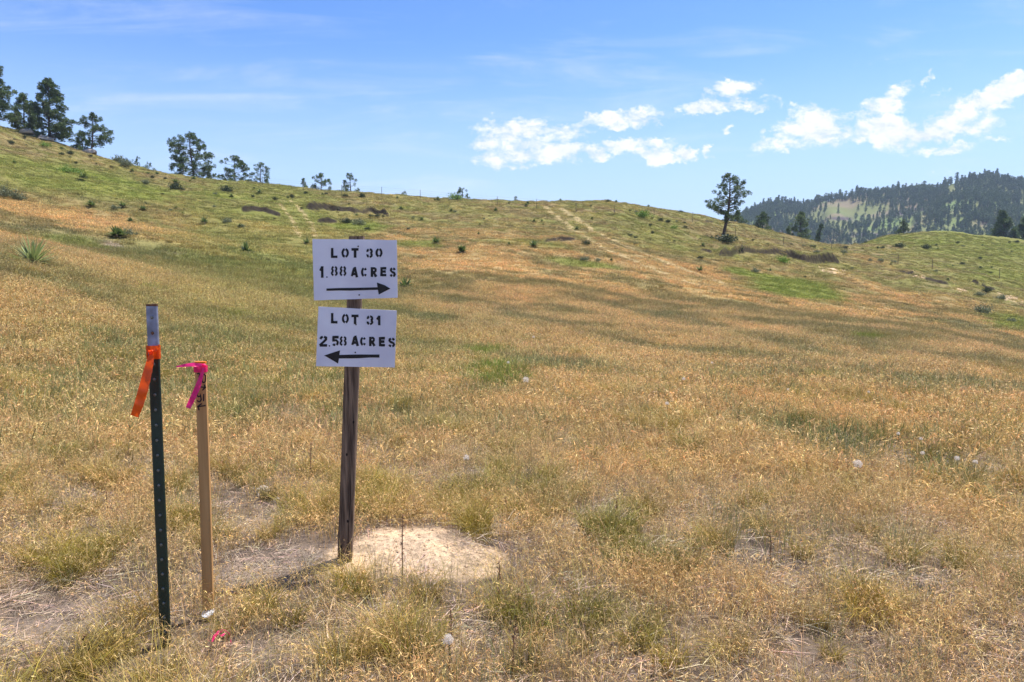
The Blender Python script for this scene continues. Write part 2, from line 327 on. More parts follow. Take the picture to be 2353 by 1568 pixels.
class MB:
    """mesh collector"""
    def __init__(s): s.v = []; s.f = []; s.m = []
    def add(s, vs, fs, mi=0):
        b = len(s.v); s.v += [tuple(v) for v in vs]; s.f += [tuple(b + i for i in f) for f in fs]; s.m += [mi] * len(fs); return s
    def tube(s, pts, rad, n=8, mi=0, cap=True):
        pts = [Vector(p) for p in pts]; rings = []
        for i, p in enumerate(pts):
            t = (pts[min(i + 1, len(pts) - 1)] - pts[max(i - 1, 0)]).normalized()
            a = t.cross(Vector((0, 0, 1)) if abs(t.z) < .9 else Vector((1, 0, 0))).normalized(); b = t.cross(a)
            r = rad[i] if isinstance(rad, (list, tuple)) else rad
            rings.append([p + (a * math.cos(2 * math.pi * k / n) + b * math.sin(2 * math.pi * k / n)) * r for k in range(n)])
        vs = [v for rg in rings for v in rg]; fs = []
        for i in range(len(pts) - 1):
            for k in range(n):
                fs.append((i * n + k, i * n + (k + 1) % n, (i + 1) * n + (k + 1) % n, (i + 1) * n + k))
        if cap: fs += [tuple(range(n))[::-1], tuple((len(pts) - 1) * n + k for k in range(n))]
        return s.add(vs, fs, mi)
    def box(s, c, sx, sy, sz, mi=0, M=None):
        vs = [Vector((x * sx / 2, y * sy / 2, z * sz / 2)) for z in (-1, 1) for y in (-1, 1) for x in (-1, 1)]
        if M is not None: vs = [M @ v for v in vs]
        vs = [v + Vector(c) for v in vs]
        return s.add(vs, [(0, 2, 3, 1), (4, 5, 7, 6), (0, 1, 5, 4), (2, 6, 7, 3), (0, 4, 6, 2), (1, 3, 7, 5)], mi)
    def mesh(s, name, smooth=False):
        me = bpy.data.meshes.new(name); me.from_pydata(s.v, [], s.f)
        me.polygons.foreach_set('material_index', np.array(s.m, np.int32))
        if smooth: me.polygons.foreach_set('use_smooth', np.ones(len(s.f), bool))
        me.update(); return me

# ------------------------------------------------------------------ materials
def mat(name):
    m_ = bpy.data.materials.new(name); m_.use_nodes = True; m_.node_tree.nodes.clear(); return m_, NT(m_.node_tree)
def simple(name, color, rough=.7, noise=0.0, scale=20, color2=None, bump=0.0, spec=.3, stretch=(1, 1, 1), metallic=0.0):
    m_, n = mat(name); out = n.n('ShaderNodeOutputMaterial'); b = n.n('ShaderNodeBsdfPrincipled'); n.link(b.outputs[0], out.inputs[0])
    b.inputs['Roughness'].default_value = rough; b.inputs['Specular IOR Level'].default_value = spec; b.inputs['Metallic'].default_value = metallic
    if color2 is not None or bump:
        t = n.n('ShaderNodeTexCoord'); mp = n.n('ShaderNodeMapping'); n.link(t.outputs['Object'], mp.inputs[0]); mp.inputs['Scale'].default_value = stretch
        nz = n.n('ShaderNodeTexNoise'); nz.inputs['Scale'].default_value = scale; nz.inputs['Detail'].default_value = 6; n.link(mp.outputs[0], nz.inputs['Vector'])
        if color2 is not None:
            n.link(n.ramp(nz.outputs['Fac'], [(.35, color), (.68, color2)]), b.inputs['Base Color'])
        if bump:
            bp = n.n('ShaderNodeBump'); bp.inputs['Strength'].default_value = bump; bp.inputs['Distance'].default_value = .01
            n.link(nz.outputs['Fac'], bp.inputs['Height']); n.link(bp.outputs[0], b.inputs['Normal'])
    if color2 is None: b.inputs['Base Color'].default_value = tuple(color) + (1,)
    return m_
def blade_mat(name, transl=.4, inst=True, fixed=(1, 1, 1), rough=.55):
    """thin leaf: diffuse + translucent, colour = instance colour x blade tint"""
    m_, n = mat(name); out = n.n('ShaderNodeOutputMaterial')
    at = n.n('ShaderNodeAttribute', attribute_name='tint')
    if inst:
        ic = n.n('ShaderNodeAttribute', attribute_name='icol', attribute_type='INSTANCER'); c = n.mix(1.0, ic.outputs['Color'], at.outputs['Color'], 'MULTIPLY')
    else: c = n.mix(1.0, fixed, at.outputs['Color'], 'MULTIPLY')
    d = n.n('ShaderNodeBsdfPrincipled'); d.inputs['Roughness'].default_value = rough; d.inputs['Specular IOR Level'].default_value = .35; n.link(c, d.inputs['Base Color'])
    t = n.n('ShaderNodeBsdfTranslucent'); n.link(c, t.inputs['Color'])
    mx = n.n('ShaderNodeMixShader'); mx.inputs[0].default_value = transl; n.link(d.outputs[0], mx.inputs[1]); n.link(t.outputs[0], mx.inputs[2])
    n.link(mx.outputs[0], out.inputs[0]); return m_
GRASS_M = blade_mat('grass_blade', .26)
NEEDLE = blade_mat('pine_needles', .22, inst=False, fixed=(.098, .142, .045), rough=.5)
NEEDLE_L = blade_mat('pine_needles_light', .25, inst=False, fixed=(.13, .18, .055), rough=.5)
LEAF = blade_mat('leaves', .3, inst=False)
BARK = simple('bark', (.065, .042, .030), .9, scale=9, color2=(.14, .09, .065), bump=.6, stretch=(3, 3, .6))

# ground
gm, n = mat('ground_soil'); out = n.n('ShaderNodeOutputMaterial'); b = n.n('ShaderNodeBsdfPrincipled'); n.link(b.outputs[0], out.inputs[0])
b.inputs['Roughness'].default_value = .95; b.inputs['Specular IOR Level'].default_value = .1
at = n.n('ShaderNodeAttribute', attribute_name='gcol'); t = n.n('ShaderNodeTexCoord')
def gn(scale, detail, rough=.6, st=(1, 1, 1)):
    mp = n.n('ShaderNodeMapping'); n.link(t.outputs['Object'], mp.inputs[0]); mp.inputs['Scale'].default_value = st
    z = n.n('ShaderNodeTexNoise'); z.inputs['Scale'].default_value = scale; z.inputs['Detail'].default_value = detail; z.inputs['Roughness'].default_value = rough
    n.link(mp.outputs[0], z.inputs['Vector']); return z.outputs['Fac']
f1 = gn(34, 6, .7); f2 = gn(3.0, 8, .72, (1, 1.6, 1))
v1 = n.ramp(f1, [(.32, (.50, .50, .50)), (.5, (1, 1, 1)), (.72, (1.5, 1.45, 1.4))])
v2 = n.ramp(f2, [(.3, (.55, .55, .52)), (.5, (1, 1, 1)), (.7, (1.4, 1.36, 1.22))])
c = n.mix(1.0, at.outputs['Color'], v1, 'MULTIPLY'); c = n.mix(1.0, c, v2, 'MULTIPLY'); n.link(c, b.inputs['Base Color'])
bp = n.n('ShaderNodeBump'); bp.inputs['Strength'].default_value = .9; bp.inputs['Distance'].default_value = .03
n.link(n.m('ADD', f1, n.m('MULTIPLY', f2, 2.0)), bp.inputs['Height']); n.link(bp.outputs[0], b.inputs['Normal'])

# ------------------------------------------------------------------ ground sheet
az_d = np.concatenate([np.linspace(-math.pi, R(-48), 90)[:-1], np.linspace(R(-48), R(48), 1150), np.linspace(R(48), math.pi, 90)[1:]])[:-1]
rr = np.concatenate([np.exp(np.linspace(math.log(.15), math.log(1.2), 16))[:-1], np.exp(np.linspace(math.log(1.2), math.log(40), 260))[:-1],
                     np.exp(np.linspace(math.log(40), math.log(165), 330))[:-1], np.exp(np.linspace(math.log(165), math.log(2100), 60))])
AZ, RR = np.meshgrid(az_d, rr, indexing='ij'); X = (RR * np.sin(AZ)).ravel(); Y = (RR * np.cos(AZ)).ravel(); Z = H(X, Y)
na, nr = len(az_d), len(rr)
ii = np.arange(na)[:, None]; jj = np.arange(nr - 1)[None, :]; i2 = (ii + 1) % na
Fq = np.stack([ii * nr + jj, ii * nr + jj + 1, i2 * nr + jj + 1, i2 * nr + jj], -1).reshape(-1, 4)[:, ::-1]
V = np.stack([X, Y, Z], 1); V = np.vstack([V, [[0, 0, H1(0.0, .01)]]]); cidx = len(V) - 1
Ft = np.stack([np.full(na, cidx), (np.arange(na) * nr), ((np.arange(na) + 1) % na) * nr], 1)[:, ::-1]
gme = mesh_np('ground', V, Fq, Ft, smooth=True)
Xa, Ya = V[:, 0].astype(float), V[:, 1].astype(float); fg = field(Xa, Ya); gc = grass_color(Xa, Ya, fg); ra = np.hypot(Xa, Ya)
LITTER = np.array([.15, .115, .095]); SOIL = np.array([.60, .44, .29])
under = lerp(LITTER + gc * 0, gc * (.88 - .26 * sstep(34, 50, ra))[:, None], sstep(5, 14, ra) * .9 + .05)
under = lerp(under, np.array([.27, .21, .16]) + gc * 0, np.clip(fg['bare'], 0, 1) * .6)
under = lerp(under, TRK * .8 + gc * 0, fg['track'] * .6)
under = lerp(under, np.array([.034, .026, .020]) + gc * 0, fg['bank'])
so = np.clip(fg['soil'], 0, 1) * (sstep(.25, .45, fbm(Xa * 7, Ya * 7, 2, 4)) * .4 + .6)
under = lerp(under, SOIL + gc * 0, so)
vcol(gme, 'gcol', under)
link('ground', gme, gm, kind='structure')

# ------------------------------------------------------------------ grass tufts
rng = np.random.default_rng(7)
def blades(n, rad, h0, h1, width, lean=.35, droop=.25, tint=(1, 1, 1), tv=.25, seg=3, seeds=0, slen=.018, swid=.004, stint=(1.25, 1.15, 1.0), flat=False, basedark=.0, wind=(0.10, -.02)):
    V, Q, T, C = [], [], [], []; tint = np.array(tint); stint = np.array(stint)
    for _ in range(n):
        a = rng.uniform(0, 2 * math.pi); r0 = rad * math.sqrt(rng.uniform()); p0 = np.array([r0 * math.cos(a), r0 * math.sin(a), -.01])
        h = rng.uniform(h0, h1); a2 = a + rng.normal(0, .9); ln = lean * rng.uniform(.2, 1.5) * h
        dirh = np.array([math.cos(a2), math.sin(a2), 0]); w = width * rng.uniform(.6, 1.3)
        wa = rng.uniform(0, math.pi); wv = np.array([math.cos(wa), math.sin(wa), 0]) * w / 2
        t = np.linspace(0, 1, seg + 1)[:, None]; dr = droop * rng.uniform(.3, 1.6) * h
        if flat:
            L = rng.uniform(h0, h1); p0[2] = rng.uniform(.002, .035); tilt = rng.normal(0, .14)
            P = p0 + t * np.array([math.cos(a2), math.sin(a2), tilt]) * L + np.array([0, 0, 1]) * (t - t * t) * rng.uniform(0, .06); wv = np.array([-math.sin(a2), math.cos(a2), .4]) * w / 2
        else:
            P = p0 + np.array([0, 0, 1]) * (t * h - dr * t ** 3) + dirh * ln * t ** 2 + np.array([wind[0], wind[1], 0]) * h * t ** 2
        col = tint * (1 + rng.normal(0, tv)) * (1 + rng.normal(0, .06, 3)); col = np.clip(col, .15, 2.2)
        b = len(V)
        for k in range(seg):
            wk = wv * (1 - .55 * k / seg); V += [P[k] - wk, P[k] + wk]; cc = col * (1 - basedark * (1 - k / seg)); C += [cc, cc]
        V.append(P[seg]); C.append(col * 1.05)
        for k in range(seg - 1): Q.append((b + 2 * k, b + 2 * k + 1, b + 2 * k + 3, b + 2 * k + 2))
        T.append((b + 2 * seg - 2, b + 2 * seg - 1, b + 2 * seg))
        for s_ in range(rng.integers(max(1, seeds - 2), seeds + 2) if seeds else 0):
            tt = rng.uniform(.62, 1.0); k = min(int(tt * seg), seg - 1); fr = tt * seg - k; c0 = P[k] * (1 - fr) + P[k + 1] * fr
            d = dirh * rng.uniform(.2, 1.0) + rng.normal(0, .5, 3) + np.array([.25, 0, -.35]); d /= np.linalg.norm(d)
            sd_ = np.cross(d, rng.normal(0, 1, 3)); sd_ /= np.linalg.norm(sd_) + 1e-6; L = slen * rng.uniform(.6, 1.5); c1 = c0 + d * L * .35
            b = len(V); V += [c0, c1 + sd_ * swid, c0 + d * L * 1.6, c1 - sd_ * swid]; sc_ = col * stint * rng.uniform(.8, 1.35); C += [sc_] * 4; Q.append((b, b + 1, b + 2, b + 3))
    return np.array(V), np.array(Q).reshape(-1, 4), np.array(T).reshape(-1, 3), np.array(C)
def tuft_collection(name, makers):
    cc = bpy.data.collections.new(name)
    for i, f in enumerate(makers):
        V, Q, T, C = f(); me = mesh_np(f'{name}_tuft_{i:02d}', V, Q, T); vcol(me, 'tint', C); me.materials.append(GRASS_M)
        cc.objects.link(bpy.data.objects.new(f'{name}_tuft_{i:02d}', me))
    return cc
def instancer(name, cc, P, rot, scl, idx, col, label, cat):
    me = bpy.data.meshes.new(name); me.vertices.add(len(P)); me.vertices.foreach_set('co', P.astype(np.float32).ravel())
    a = me.attributes.new('rot', 'FLOAT_VECTOR', 'POINT'); a.data.foreach_set('vector', rot.astype(np.float32).ravel())
    a = me.attributes.new('scl', 'FLOAT_VECTOR', 'POINT'); a.data.foreach_set('vector', scl.astype(np.float32).ravel())
    a = me.attributes.new('idx', 'INT', 'POINT'); a.data.foreach_set('value', idx.astype(np.int32))
    vcol(me, 'icol', col)
    o = link(name, me, None, label=label, cat=cat, kind='stuff')
    g = bpy.data.node_groups.new(name, 'GeometryNodeTree'); g.interface.new_socket('Geometry', in_out='INPUT', socket_type='NodeSocketGeometry'); g.interface.new_socket('Geometry', in_out='OUTPUT', socket_type='NodeSocketGeometry')
    G = NT(g); gi = G.n('NodeGroupInput'); go = G.n('NodeGroupOutput'); ci_ = G.n('GeometryNodeCollectionInfo'); ci_.inputs['Collection'].default_value = cc
    ci_.inputs['Separate Children'].default_value = True; ci_.inputs['Reset Children'].default_value = True
    ip = G.n('GeometryNodeInstanceOnPoints'); ip.inputs['Pick Instance'].default_value = True
    def na_(nm, dt):
        x = G.n('GeometryNodeInputNamedAttribute', data_type=dt); x.inputs['Name'].default_value = nm; return x.outputs[0]
    G.link(gi.outputs[0], ip.inputs['Points']); G.link(ci_.outputs[0], ip.inputs['Instance']); G.link(na_('idx', 'INT'), ip.inputs['Instance Index'])
    er = G.n('FunctionNodeEulerToRotation'); G.link(na_('rot', 'FLOAT_VECTOR'), er.inputs[0]); G.link(er.outputs[0], ip.inputs['Rotation'])
    G.link(na_('scl', 'FLOAT_VECTOR'), ip.inputs['Scale']); G.link(ip.outputs[0], go.inputs[0])
    md = o.modifiers.new('scatter', 'NODES'); md.node_group = g; return o
def scatter(r0, r1, dens, amax=46):
    """points uniform over a sector of the ground"""
    am = R(amax); A = am * (r1 * r1 - r0 * r0); N = int(A * dens)
    a = rng.uniform(-am, am, N); r = np.sqrt(rng.uniform(r0 * r0, r1 * r1, N)); return r * np.sin(a), r * np.cos(a)
def rotations(x, y, k=.8, jit=.08):
    e = .5; nx = -(base_h(x + e, y) - base_h(x - e, y)) / (2 * e) * k; ny = -(base_h(x, y + e) - base_h(x, y - e)) / (2 * e) * k
    nx = nx + rng.normal(0, jit, len(x)); ny = ny + rng.normal(0, jit, len(x)); th = np.arctan(np.hypot(nx, ny)); ph = np.arctan2(ny, nx); yw = rng.uniform(-.5, .5, len(x)) - ph if False else rng.uniform(0, 2 * math.pi, len(x))
    def rz(a): z = np.zeros_like(a); o = z + 1; return np.stack([np.stack([np.cos(a), -np.sin(a), z], -1), np.stack([np.sin(a), np.cos(a), z], -1), np.stack([z, z, o], -1)], -2)
    z = np.zeros_like(th); o = z + 1; ry = np.stack([np.stack([np.cos(th), z, np.sin(th)], -1), np.stack([z, o, z], -1), np.stack([-np.sin(th), z, np.cos(th)], -1)], -2)
    M = rz(ph) @ ry @ rz(yw)
    return np.stack([np.arctan2(M[:, 2, 1], M[:, 2, 2]), np.arcsin(np.clip(-M[:, 2, 0], -1, 1)), np.arctan2(M[:, 1, 0], M[:, 0, 0])], 1)

straw = tuft_collection('dry_grass',
    [lambda: blades(40, .12, .12, .29, .0020, .5, .35, tv=.28, seeds=4, slen=.011, swid=.0015, stint=(1.15, 1.12, 1.1))] * 4 +            # 0-3 near cheatgrass
    [lambda: blades(70, .30, .10, .26, .0075, .45, .3, tv=.28, seeds=2, slen=.026, swid=.0045, stint=(1.1, 1.08, 1.05))] * 4 +              # 4-7 middle
    [lambda: blades(70, .42, .09, .24, .015, .6, .3, tv=.3, seg=2, seeds=1, slen=.05, swid=.010)] * 4)         # 8-11 far
green = tuft_collection('green_grass',
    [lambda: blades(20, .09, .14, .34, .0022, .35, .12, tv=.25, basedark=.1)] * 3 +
    [lambda: blades(50, .30, .13, .28, .0065, .4, .15, tv=.22)] * 3 +
    [lambda: blades(70, .42, .09, .24, .016, .6, .2, tv=.3, seg=2)] * 3)
bunch = tuft_collection('bunch_grass',
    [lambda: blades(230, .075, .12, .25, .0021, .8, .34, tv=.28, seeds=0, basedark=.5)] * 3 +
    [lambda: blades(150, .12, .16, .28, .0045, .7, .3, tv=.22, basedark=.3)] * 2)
litter = tuft_collection('straw_litter',
    [lambda: blades(46, .17, .05, .20, .0026, tint=(1, 1, 1), tv=.45, seg=2, flat=True)] * 4)

def assemble(parts):
    return [np.concatenate([p[i] for p in parts]) for i in range(5)]
def prep(x, y, idx0, nv, smin, smax, keep, colfn, k=.8, jit=.08, sink=0.0):
    f = field(x, y); kp = rng.uniform(0, 1, len(x)) < keep(f, x, y); x, y = x[kp], y[kp]; f = {q: v[kp] for q, v in f.items()}
    c = colfn(f, x, y) * (1 + rng.normal(0, 1, (len(x), 1)) * (.13 + .14 * sstep(40, 70, np.hypot(x, y)))[:, None]) * (1 + rng.normal(0, .035, (len(x), 3)))
    s = rng.uniform(smin, smax, (len(x), 1)) * np.array([[1, 1, 1]]) * np.stack([np.ones(len(x)), np.ones(len(x)), rng.uniform(.8, 1.2, len(x))], 1)
    s = s * (1 - .42 * np.clip(f['bare'], 0, 1))[:, None]
    return np.stack([x, y, H(x, y) - sink], 1), rotations(x, y, k, jit), s, idx0 + rng.integers(0, nv, len(x)), np.clip(c, .01, .95)
GC = lambda f, x, y: grass_color(x, y, f)
def dcol(f, x, y):
    c = np.array([.61, .40, .155]) + np.zeros((len(x), 3)); c = lerp(c, np.array([.52, .375, .16]) + c * 0, fbm(x / 1.2, y / 1.2, 77, 2)); c = lerp(c, np.array([.42, .33, .23]) + c * 0, f['bare'] * .7)
    g = grass_color(x, y, f); return lerp(c, g, sstep(8, 22, np.hypot(x, y)))
near_keep = lambda f, x, y: np.clip(.25 + .75 * f['dry'], 0, 1) * (1 - .65 * np.clip(f['green'], 0, 1)) * (1 - .88 * f['bare']) * (1 - .95 * np.clip(f['soil'] * 1.3, 0, 1)) * (1 - .82 * np.clip(f['gold'], 0, 1)) * (1 - .6 * np.clip(f['lush'], 0, 1))
hk = lambda f, x, y: (1 - .8 * f['track']) * (1 - f['bankw']) * (.30 + .70 * sstep(.44, .58, fbm(x / .9, y / .6, 301, 3)))
P = [prep(*scatter(1.0, 13, 95), 0, 4, .75, 1.15, lambda f, x, y: near_keep(f, x, y) * sstep(13, 8, np.hypot(x, y)), dcol),
     prep(*scatter(4.5, 40, 26), 4, 4, .8, 1.2, lambda f, x, y: sstep(40, 28, np.hypot(x, y)) * sstep(4.5, 11, np.hypot(x, y)) * (1 - np.clip(f['soil'] * 1.5, 0, 1)) * np.clip(.40 + f['dry'], 0, 1) * (1 - .6 * f['bare']) * (1 - .6 * np.clip(f['lush'], 0, 1)), dcol),
     prep(*scatter(20, 158, 9, 42), 8, 4, .6, 1.1, lambda f, x, y: np.clip(.3 + f['dry'], 0, 1) * sstep(20, 38, np.hypot(x, y)) * hk(f, x, y), GC, sink=.03)]
instancer('dry_grass', straw, *assemble(P), 'dry straw coloured grass with pale seed heads covering the slope', 'grass')
def gcol(f, x, y):
    g = grass_color(x, y, f); c = np.array([.27, .27, .11]) + g * 0; c = lerp(c, np.array([.165, .20, .06]) + g * 0, np.clip(f['green'], 0, 1) * .85); c = lerp(c, LUSH + g * 0, np.clip(f['lush'], 0, 1)); return lerp(c, g, sstep(10, 24, np.hypot(x, y)) * .8)
P = [prep(*scatter(1.0, 13, 36), 0, 3, .7, 1.15, lambda f, x, y: sstep(13, 8, np.hypot(x, y)) * (1 - .7 * f['bare']) * np.clip(.08 + .26 * sstep(.5, .65, fbm(x / .9, y / .9, 19, 3)) + f['green'] * .8 + f['lush'] * 1.0, 0, 1) * (1 - .9 * np.clip(f['soil'] * 1.3, 0, 1)), gcol),
     prep(*scatter(5, 40, 22), 3, 3, .75, 1.2, lambda f, x, y: sstep(40, 28, np.hypot(x, y)) * sstep(5, 11, np.hypot(x, y)) * (1 - np.clip(f['soil'] * 1.5, 0, 1)) * np.clip(.78 - f['dry'] * .68 + f['lush'], 0, 1), gcol),
     prep(*scatter(20, 158, 9, 42), 6, 3, .6, 1.1, lambda f, x, y: np.clip(.95 - f['dry'] * .6, 0, 1) * sstep(20, 38, np.hypot(x, y)) * hk(f, x, y), GC, sink=.03)]
instancer('green_grass', green, *assemble(P), 'green and olive grass growing in bands across the hillside', 'grass')
def bcol(f, x, y): c = GOLD + np.zeros((len(x), 3)); c = lerp(c, np.array([.50, .37, .085]) + c * 0, fbm(x / .5, y / .5, 23, 2)); return lerp(c, np.array([.24, .23, .04]) + c * 0, sstep(.5, .7, fbm(x / .8, y / .8, 29, 2)) * .7)
P = [prep(*scatter(1.0, 12, 36), 0, 3, .75, 1.25, lambda f, x, y: (1 - .85 * f['bare']) * np.clip(.03 + .75 * sstep(.56, .66, fbm(x / .6, y / .6, 87, 3)) + f['gold'] * 1.4, 0, 1) * (1 - .95 * np.clip(f['soil'] * 1.3, 0, 1)), bcol),
     prep(*scatter(9, 40, 2.6), 3, 2, .8, 1.4, lambda f, x, y: sstep(.5, .7, fbm(x / 1.6, y / 1.2, 37, 3)), lambda f, x, y: lerp(bcol(f, x, y), grass_color(x, y, f), sstep(8, 25, np.hypot(x, y)) * .7))]
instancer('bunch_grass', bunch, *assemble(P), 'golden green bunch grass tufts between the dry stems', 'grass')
def lcol(f, x, y): c = np.array([.50, .41, .33]) + np.zeros((len(x), 3)); return lerp(c, np.array([.50, .36, .22]) + c * 0, fbm(x * 2, y * 2, 43, 2))
P = [prep(*scatter(1.0, 9, 60), 0, 4, .7, 1.2, lambda f, x, y: np.clip(.45 + .6 * f['bare'], 0, 1) * (1 - .86 * np.clip(f['soil'] * 1.3, 0, 1)), lcol, jit=.05)]
instancer('straw_litter', litter, *assemble(P), 'matted grey straw litter lying on the bare soil', 'straw')

# ------------------------------------------------------------------ lot sign
def on_plane(px, py, p0, nrm):
    u, dy, dz = px_dir(px, py); d = Vector((u, dy, dz)); c = Vector((0, 0, CAMZ))
    return c + d * ((p0 - c).dot(nrm) / d.dot(nrm))
def c6(x, y): return (880 + x / 3.5625) * .78433, (670 + y / 3.5625) * .78433
def c5(x, y): return (350 + x / 3.485) * .78433, (850 + y / 3.485) * .78433
def arc(cx, cy, rx, ry, a0, a1, k=9):
    return [(cx + rx * math.cos(R(a0 + (a1 - a0) * i / k)), cy - ry * math.sin(R(a0 + (a1 - a0) * i / k))) for i in range(k + 1)]
GL = {'L': [[(0,0),(0,1)], [(.36,1),(1,1)]], 'O': [arc(.5,.5,.5,.5,99,261), arc(.5,.5,.5,.5,81,-81)], '0': [arc(.5,.5,.5,.5,99,261), arc(.5,.5,.5,.5,81,-81)],
      'T': [[(0,0),(1,0)], [(.52,.1),(.52,1)]], '3': [arc(.45,.27,.5,.27,195,112,6), arc(.45,.26,.55,.26,86,-66), arc(.45,.74,.55,.26,66,-86), arc(.45,.73,.5,.27,-112,-195,6)],
      '8': [arc(.5,.25,.44,.25,110,250), arc(.5,.25,.44,.25,70,-70), arc(.5,.75,.5,.25,112,248), arc(.5,.75,.5,.25,68,-68)],
      '1': [[(.85,0),(.85,1)], [(.05,.26),(.62,.04)]], 'A': [[(0,1),(.18,.62),(.44,.02)], [(.62,0),(1,1)], [(.3,.72),(.56,.72)]],
      'C': [arc(.5,.5,.5,.5,100,260), arc(.5,.5,.5,.5,72,30,4), arc(.5,.5,.5,.5,-72,-30,4)],
      'R': [[(0,0),(0,1)], [(.34,0),(.72,0),(.98,.13),(.98,.36),(.72,.5),(.34,.5)], [(.62,.66),(1,1)]],
      'E': [[(0,0),(0,1)], [(.36,0),(1,0)], [(.36,.48),(.86,.48)], [(.36,1),(1,1)]],
      'S': [[(.98,.22),(.85,.05),(.6,0)], [(.38,0),(.1,.08),(.04,.25),(.25,.42),(.6,.52),(.9,.62),(1,.8),(.85,.96),(.62,1)], [(.4,1),(.14,.95),(0,.8)]],
      '2': [[(.12,.26),(.3,.06),(.5,0)], [(.66,.0),(.95,.1),(.95,.3),(.62,.58),(.02,1)], [(.2,1),(.95,1)]],
      '5': [[(.14,0),(.95,0)], [(.1,.12),(.1,.42)], [(.26,.40),(.72,.40),(1,.62),(.95,.85),(.72,.97)], [(.5,1),(.2,.98),(.05,.86)]]}
rs = random.Random(4)
def stroke(mb, pts, w, proj, jit=0.0):
    P = [Vector(p) for p in pts]; Ls, Rs = [], []
    for i, p in enumerate(P):
        t = Vector((0, 0))
        if i > 0: t += (p - P[i - 1]).normalized()
        if i < len(P) - 1: t += (P[i + 1] - p).normalized()
        t.normalize(); n_ = Vector((-t.y, t.x)); k = w / 2 * (1 + rs.uniform(-jit, jit))
        if 0 < i < len(P) - 1: k /= max(.6, abs(t.dot((P[i + 1] - p).normalized())))
        Ls.append(proj(*(p + n_ * k))); Rs.append(proj(*(p - n_ * k)))
    mb.add(Ls + Rs, [(i, i + 1, len(P) + i + 1, len(P) + i) for i in range(len(P) - 1)])
POST_W = simple('weathered_wood', (.080, .052, .034), .85, scale=14, color2=(.27, .185, .12), bump=.8, stretch=(6, 6, .35))
WHITE = simple('white_board_paint', (.82, .82, .88), .45, scale=3.5, color2=(.66, .65, .73), bump=.04)
BLACK = simple('black_stencil_paint', (.012, .011, .011), .5, scale=60, color2=(.022, .02, .02))
STEEL = simple('dark_screw_steel', (.05, .04, .04), .5, metallic=.6)
def world_obj(name, me, m_, root, label=None, parent=None):
    """mesh given in world coordinates, parented so that it stays in place"""
    o = link(name, me, m_, parent=parent or root); 
    o.matrix_parent_inverse = Matrix.Translation(-root.location) if parent is None else Matrix.Identity(4)
    if label: o['label'] = label
    return o
def empty(name, loc, label, cat, group=None):
    o = link(name, None, label=label, cat=cat, group=group); o.location = loc; return o
gx, gy, gz = ray_ground(793, 1287); D0 = gy
base = Vector((gx, gy, gz)); top = unproj(820, 545, D0)
sign = empty('lot_sign', base, 'wooden sign post with two white boards lettered LOT 30 and LOT 31', 'sign')
yaw = R(8); nrm = Vector((math.sin(yaw), -math.cos(yaw), 0)); tx = Vector((math.cos(yaw), math.sin(yaw), 0))
mb = MB(); K = 26; hw, hd = .0395, .040; ax = top - base; start = base - ax * .18
for i in range(K + 1):
    c_ = start + (top - start) * (i / K); j = lambda: rs.uniform(-.0012, .0012)
    ch = .004
    for a_, b_ in ((-hw + ch, -hd), (hw - ch, -hd), (hw, -hd + ch), (hw, hd - ch), (hw - ch, hd), (-hw + ch, hd), (-hw, hd - ch), (-hw, -hd + ch)):
        q = c_ + tx * (a_ + j()) - nrm * (b_ + j()) ; 
        if i == K: q.z += (a_ * .02 + rs.uniform(-.003, .003))
        mb.v.append(tuple(q))
for i in range(K):
    for k in range(8): mb.f.append((i * 8 + k, i * 8 + (k + 1) % 8, (i + 1) * 8 + (k + 1) % 8, (i + 1) * 8 + k)); mb.m.append(0)
mb.f.append(tuple(K * 8 + k for k in range(8))); mb.m.append(0)
# a long drying crack in the front face
crk = [(base + ax * t_) + tx * (.018 + .003 * math.sin(t_ * 40)) + nrm * (hd + .0012) for t_ in (-.01, .1, .2, .3, .36)]
me = mb.mesh('post'); post = world_obj('post', me, POST_W, sign)
ck = MB()
for i in range(len(crk) - 1):
    w0, w1 = (.0026 * (1 - i / 4.2)), (.0026 * (1 - (i + 1) / 4.2)); ck.add([crk[i] - tx * w0, crk[i] + tx * w0, crk[i + 1] + tx * w1, crk[i + 1] - tx * w1], [(0, 1, 2, 3)])
for t_, o_ in ((.13, .01), (.34, -.008), (.44, .022), (.05, -.02)):
    c_ = base + ax * t_ + tx * o_ + nrm * (hd + .0014); ck.add([c_ + tx * .005 * math.cos(a) + Vector((0, 0, .009 * math.sin(a))) for a in [2 * math.pi * k / 8 for k in range(8)]], [tuple(range(8))])
world_obj('crack', ck.mesh('crack'), simple('crack_shadow_wood', (.02, .015, .012), 1.0), sign, parent=post)
pf = base + nrm * (hd + .006)                                       # back of the boards
